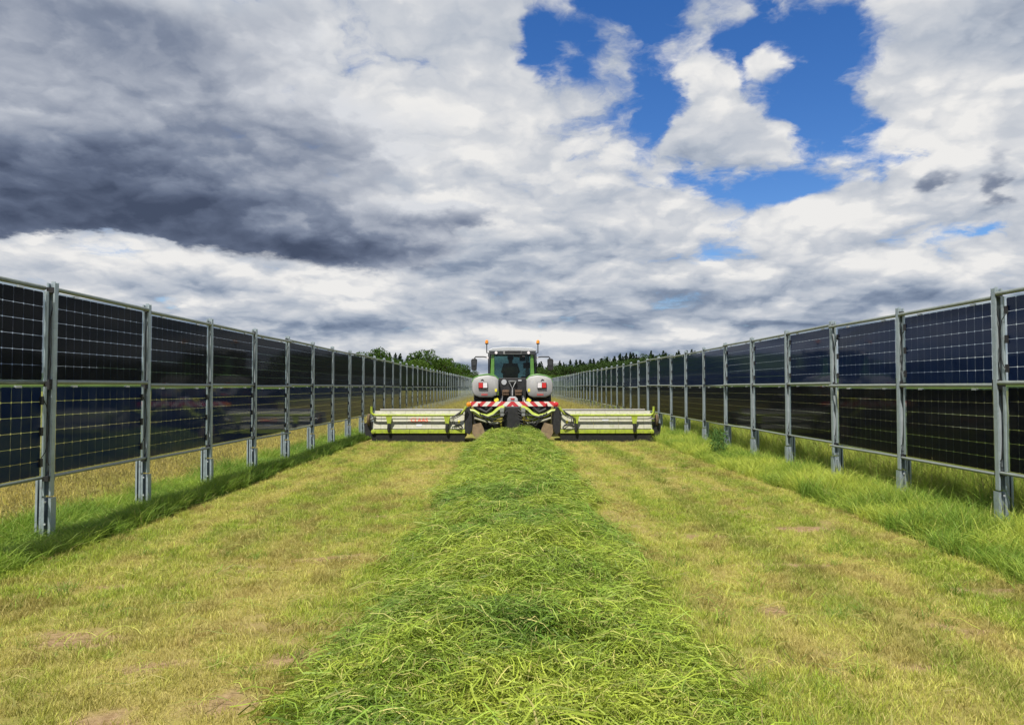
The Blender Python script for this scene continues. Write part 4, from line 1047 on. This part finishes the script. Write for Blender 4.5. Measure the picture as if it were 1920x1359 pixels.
# ------------------------------------------------------------------ rear butterfly mower
MX, MY = 0.10, MOWER_Y
LIME = material('lime green paint', (.33, .41, .035), .45, 0, .15, 6, dirt=(.20, .20, .07), dirt_amt=.16)
CREAM = material('off white cover sheet', (.345, .335, .255), .5, 0, .08, 5, dirt=(.24, .26, .12), dirt_amt=.17)
MUD = material('mud caked steel', (.13, .09, .05), .9, 0, .35, 14, bump=.5)
SKIRT = material('black rubber skirt', (.010, .010, .009), .9, 0, .4, 8)
GREYT = material('grey tube', (.25, .24, .22), .5, .2, .1, 10)
TAN = material('dusty tan plastic', (.22, .155, .09), .7, 0, .2, 8)
LETTER = material('orange red lettering', (.62, .11, .05), .5, 0, .08, 20)
def stripe_mat():
    m = bpy.data.materials.new('red white warning stripes'); m.use_nodes = True; nt = m.node_tree; b = nt.nodes['Principled BSDF']
    tc = nt.nodes.new('ShaderNodeTexCoord'); x, y, z = sep(nt, X(nt, tc.outputs['Object']))
    f = ((x._m('ABSOLUTE') + z * 1.0) / .305 + .1)._m('FRACT')
    nz = noise(nt, X(nt, tc.outputs['Object']), 12, 5, .6)
    c = mixc(nt, f._m('GREATER_THAN', .5), (.55, .045, .05), (.74, .70, .62)); c = mixc(nt, nz.step(.55, .8) * .35, c, (.3, .25, .16))
    nt.links.new(c.k, b.inputs['Base Color']); b.inputs['Roughness'].default_value = .5
    return m
def text_mesh(body, size, ext, mat):
    cu = bpy.data.curves.new('lettering', 'FONT'); cu.body = body; cu.size = size; cu.extrude = ext; cu.offset = size * .035; cu.align_x = 'CENTER'; cu.align_y = 'CENTER'; cu.shear = 0.0
    tmp = bpy.data.objects.new('lettering', cu); COL.objects.link(tmp); bpy.context.view_layer.update()
    me = bpy.data.meshes.new_from_object(tmp.evaluated_get(bpy.context.evaluated_depsgraph_get())); me.name = 'lettering'
    bpy.data.objects.remove(tmp); bpy.data.curves.remove(cu); me.materials.clear(); me.materials.append(mat); return me

def build_mower():
    w = empty('mower', (MX, MY, 0)); tag(w, 'wide lime green and cream folding mower spread out behind the tractor', 'mower')
    slope = math.atan2(.16, .40)
    for s in (-1, 1):
        u = empty('mower_unit', (0, 0, 0), parent=w)
        xa, xb = sorted((s * 1.46, s * 4.175))
        # cover: lower rear sheet in five panels, folded upper sheet, roof, ends
        cuts = [xa + (xb - xa) * q for q in (0, .075, .36, .64, .92, 1.0)]
        for a, b in zip(cuts, cuts[1:]): MB().prism([(.0, .400), (.16, .80), (.175, .795), (.015, .395)], 'x', a + .003, b - .003).build('cover_panel', CREAM, u)
        q = [xa + (xb - xa) * (i / 6) for i in range(7)]
        for a, b in zip(q, q[1:]): MB().prism([(.175, .815), (.34, .925), (.345, .91), (.18, .80)], 'x', a + .003, b - .003).build('upper_cover_panel', CREAM, u)
        MB().prism([(.36, .92), (1.45, .86), (1.70, .55), (1.66, .50), (1.42, .82), (.36, .88)], 'x', xa, xb).build('top_cover', GREYT, u)
        MB().tube([(xa + (.12 if s < 0 else .05), .40, .955), (xb - (.05 if s < 0 else .12), .40, .955)], .030, 8).build('top_edge_tube', GREYT, u, smooth=True)
        MB().bb(xa, xb, .03, .10, .385, .405).build('lower_edge_strip', CREAM, u)
        # lime carrying tube with upturned ends
        xo, xi = s * 4.24, s * 1.42
        MB().tube([(xo, -.06, 1.07), (xo, -.06, .90), (xo - s * .03, -.06, .84), (xo - s * .12, -.06, .805), (xi + s * .26, -.06, .805), (xi + s * .13, -.06, .86), (xi + s * .02, -.06, .98), (xi - s * .02, -.06, 1.06)], .037, 10).build('carrying_tube', LIME, u, smooth=True)
        MB().tube([(xo - s * .16, -.03, .70), (xi + s * .6, -.03, .695)], .014, 6).tube([(xo - s * .02, -.05, .80), (xo - s * .08, -.04, .73), (xo - s * .16, -.03, .70)], .014, 6).build('thin_pipe', GREYT, u)
        for bx in (1.90, 3.66) if s > 0 else (1.97, 3.71):
            br = MB().prism([(s * bx - .10, .80), (s * bx + .10, .80), (s * bx + .05, .55), (s * bx - .05, .55)], 'y', -.085, -.045).bb(s * bx - .05, s * bx - .03, -.05, .06, .55, .80).bb(s * bx + .03, s * bx + .05, -.05, .06, .55, .80).build('bracket', LIME, u)
            MB().tube([(s * bx, -.07, .56), (s * bx, -.08, .40), (s * bx, -.07, .30)], [.045, .055, .04], 10).build('damper', BLACK, br, smooth=True)
        for a, b in zip(np.linspace(xa - .03, xb + .03, 6), np.linspace(xa - .03, xb + .03, 6)[1:]): MB().bb(a + .004, b - .004, -.03, .02, .262, .375).build('guard_bar', LIME, u, .006)
        MB().lathe([(.001, -.06), (.06, -.05), (.07, 0), (.06, .05)], (s * 4.19, -.01, .315), 'y', 14).build('end_knob', LIME, u)
        MB().bb(xa - .02, xb + .12 if s > 0 else xb, .002, .018, .005, .262).build('rubber_skirt', SKIRT, u) if s > 0 else MB().bb(xa - .06, xb + .02, .002, .018, .005, .262).build('rubber_skirt', SKIRT, u)
        MB().bb(xa, xb, .3, 1.5, .10, .32).build('cutter_bar', BLACK, u)
        ep = MB().prism([(.0, .36), (.16, .82), (.36, .93), (1.45, .86), (1.68, .50), (1.5, .12), (.1, .12)], 'x', *sorted((s * 4.176, s * 4.20))).build('end_plate', CREAM, u)
        d = MB().lathe([(.001, -.03), (.16, -.03), (.19, .0), (.16, .04)], (s * 4.36, .15, .66), 'x', 18).build('outer_swath_disc', MUD, u)
        MB().prism([(s * 4.22, .62), (s * 4.50, .55), (s * 4.46, .20), (s * 4.26, .14)], 'y', .12, .17).build('outer_guard', BLACK, u)
        MB().tube([(s * 4.2, .1, .70), (s * 4.36, .14, .66)], .03, 6).build('disc_axle', METAL, u)
        # inner end: dark frame, muddy swath board, hoses
        MB().prism([(s * 1.45, .30), (s * 1.45, 1.0), (s * 1.33, 1.06), (s * 1.24, .85), (s * 1.22, .40), (s * 1.30, .22)], 'y', .05, 1.2).build('inner_frame', BLACK, u)
        MB().prism([(s * 1.20, .52), (s * .96, .58), (s * .88, .42), (s * .80, .16), (s * 1.12, .10), (s * 1.22, .28)], 'y', .02, .07).build('swath_board', TAN, u)
        MB().prism([(s * .92, .58), (s * .40, .60), (s * .34, .36), (s * .72, .20), (s * .86, .26)], 'y', .18, .24).build('deflector_flap', SKIRT, u)
        for hz, r0 in ((.02, .10), (-.06, .05), (.05, .16)):
            MB().tube([(s * 1.48, -.05, .92 + hz), (s * 1.60, -.10, .84 + hz), (s * (1.72 + r0), -.12, .70), (s * (1.70 + r0), -.11, .55), (s * 1.56, -.08, .47 + hz), (s * 1.50, -.03, .43)], .016, 6).build('hydraulic_hose', BLACK, u, smooth=True)
        # lime arm from the headstock out to the unit, with hoses on it
        arm = [(s * .26, .25, 1.03), (s * .42, .22, .96), (s * .58, .18, .82), (s * .78, .15, .74), (s * 1.0, .15, .80), (s * 1.18, .18, .92), (s * 1.36, .2, .94)]
        MB().tube(arm, [.085, .085, .085, .08, .07, .06, .055], 8).build('swing_arm', LIME, w, smooth=True)
        MB().prism([(s * .42, 1.0), (s * .62, .80), (s * .82, .74), (s * .88, .62), (s * .52, .64), (s * .38, .78)], 'y', .20, .30).build('arm_plate', LIME, w, .01)
        MB().tube([(p[0], p[1] - .11, p[2] - .01) for p in arm], .018, 6).build('arm_hose', BLACK, w, smooth=True)
        MB().tube([(s * .44, .10, .56), (s * .80, .08, .60), (s * 1.16, .05, .72)], .028, 6).build('relief_strut', CREAM, w)
        MB().tube([(s * .62, .30, 1.02), (s * .80, .30, .88), (s * 1.02, .32, .98)], .05, 8).build('folding_cylinder', BLACK, w, smooth=True)
        MB().bb(*sorted((s * .26, s * .38)), .0, .12, .90, 1.02).bb(*sorted((s * .27, s * .37)), .02, .10, .78, .88).build('valve_block', METAL, w)
        MB().box((s * .50, .55, 1.25), (.13, .05, .09), (0, s * .6, 0)).build('marker_plate', YELLOW, w)
        MB().lathe([(.001, .60), (.07, .62), (.075, .70)], (s * 1.36, .05, 1.115), 'y', 14).build('end_lamp', ORANGE if s < 0 else RED, w)
        MB().lathe([(.001, .655), (.03, .66), (.032, .69)], (s * 1.05, .05, 1.125), 'y', 12).build('reflector', RED, w)
    for j in range(9):
        s = -1 if j % 2 else 1; zz = 1.0 - .05 * j; MB().tube([(s * .10, .30, zz), (s * (.26 + .02 * j), .06 + .01 * j, zz - .10), (s * (.46 + .03 * j), .02, zz - .16 + .03 * (j % 3)), (s * (.72 + .04 * j), .08, .72 + .02 * j)], .017, 6).build('hydraulic_hose', BLACK, w, smooth=True)
    MB().bb(-.24, .24, .22, .75, .30, 1.05).build('headstock', BLACK, w, .02)
    MB().bb(-.33, .33, .42, .70, .28, .62).build('lower_headstock', BLACK, w, .02)
    MB().tube([(-.62, .60, .80), (.62, .60, .80)], .06, 8).build('cross_tube', BLACK, w)
    MB().tube([(-.25, .2, .36), (0, .12, .33), (.25, .2, .36)], .02, 6).build('stay_chain', RUST, w)
    MB().prism([(-.17, 1.20), (-.155, 1.29), (-.09, 1.35), (.09, 1.35), (.155, 1.29), (.17, 1.20)], 'y', .74, 1.05).build('gearbox_guard', WHITE, w, .015)
    MB().bb(-.06, .06, .725, .738, 1.26, 1.31).build('red_label', REDTXT, w)
    hb = MB().bb(-1.325, 1.325, -.006, .006, -.0735, .0735).build('warning_board', stripe_mat(), w); hb.location = (0, .75, 1.127)
    for s in (-1, 1): MB().bb(*sorted((s * .78, s * .86)), .757, .80, .98, 1.19).build('board_bracket', BLACK, w)
    # maker's lettering on the left cover, small stickers on both
    def on_cover(x, z, off): return (x - MX, (z - .40) * .4 - off * math.cos(slope), z + off * math.sin(slope))
    pl = MB().box((0, 0, 0), (.68, .004, .165)).build('letter_field', material('faded cream field', (.42, .37, .27), .5, 0, .06, 10), w); pl.location = on_cover(-2.72, .645, .006); pl.rotation_euler = (-slope, 0, 0)
    tx = inst('lettering', text_mesh('CLAAS', .175, .002, LETTER), pl, (0, -.004, 0), (R(90), 0, 0)); tag(tx, 'orange red block letters reading CLAAS')
    st = MB().box((0, 0, 0), (.17, .004, .06)).build('sticker', WHITE, w); st.location = on_cover(-2.72, .50, .006); st.rotation_euler = (-slope, 0, 0)
    st = MB().box((0, 0, 0), (.19, .004, .06)).build('sticker', WHITE, w); st.location = on_cover(2.90, .66, .006); st.rotation_euler = (-slope, 0, 0)
    for x in (-1.52, 1.74):
        st = MB().box((0, 0, 0), (.07, .004, .09)).build('sticker', YELLOW, w); st.location = on_cover(x, .60, .006); st.rotation_euler = (-slope, 0, 0)
    return w
build_mower()
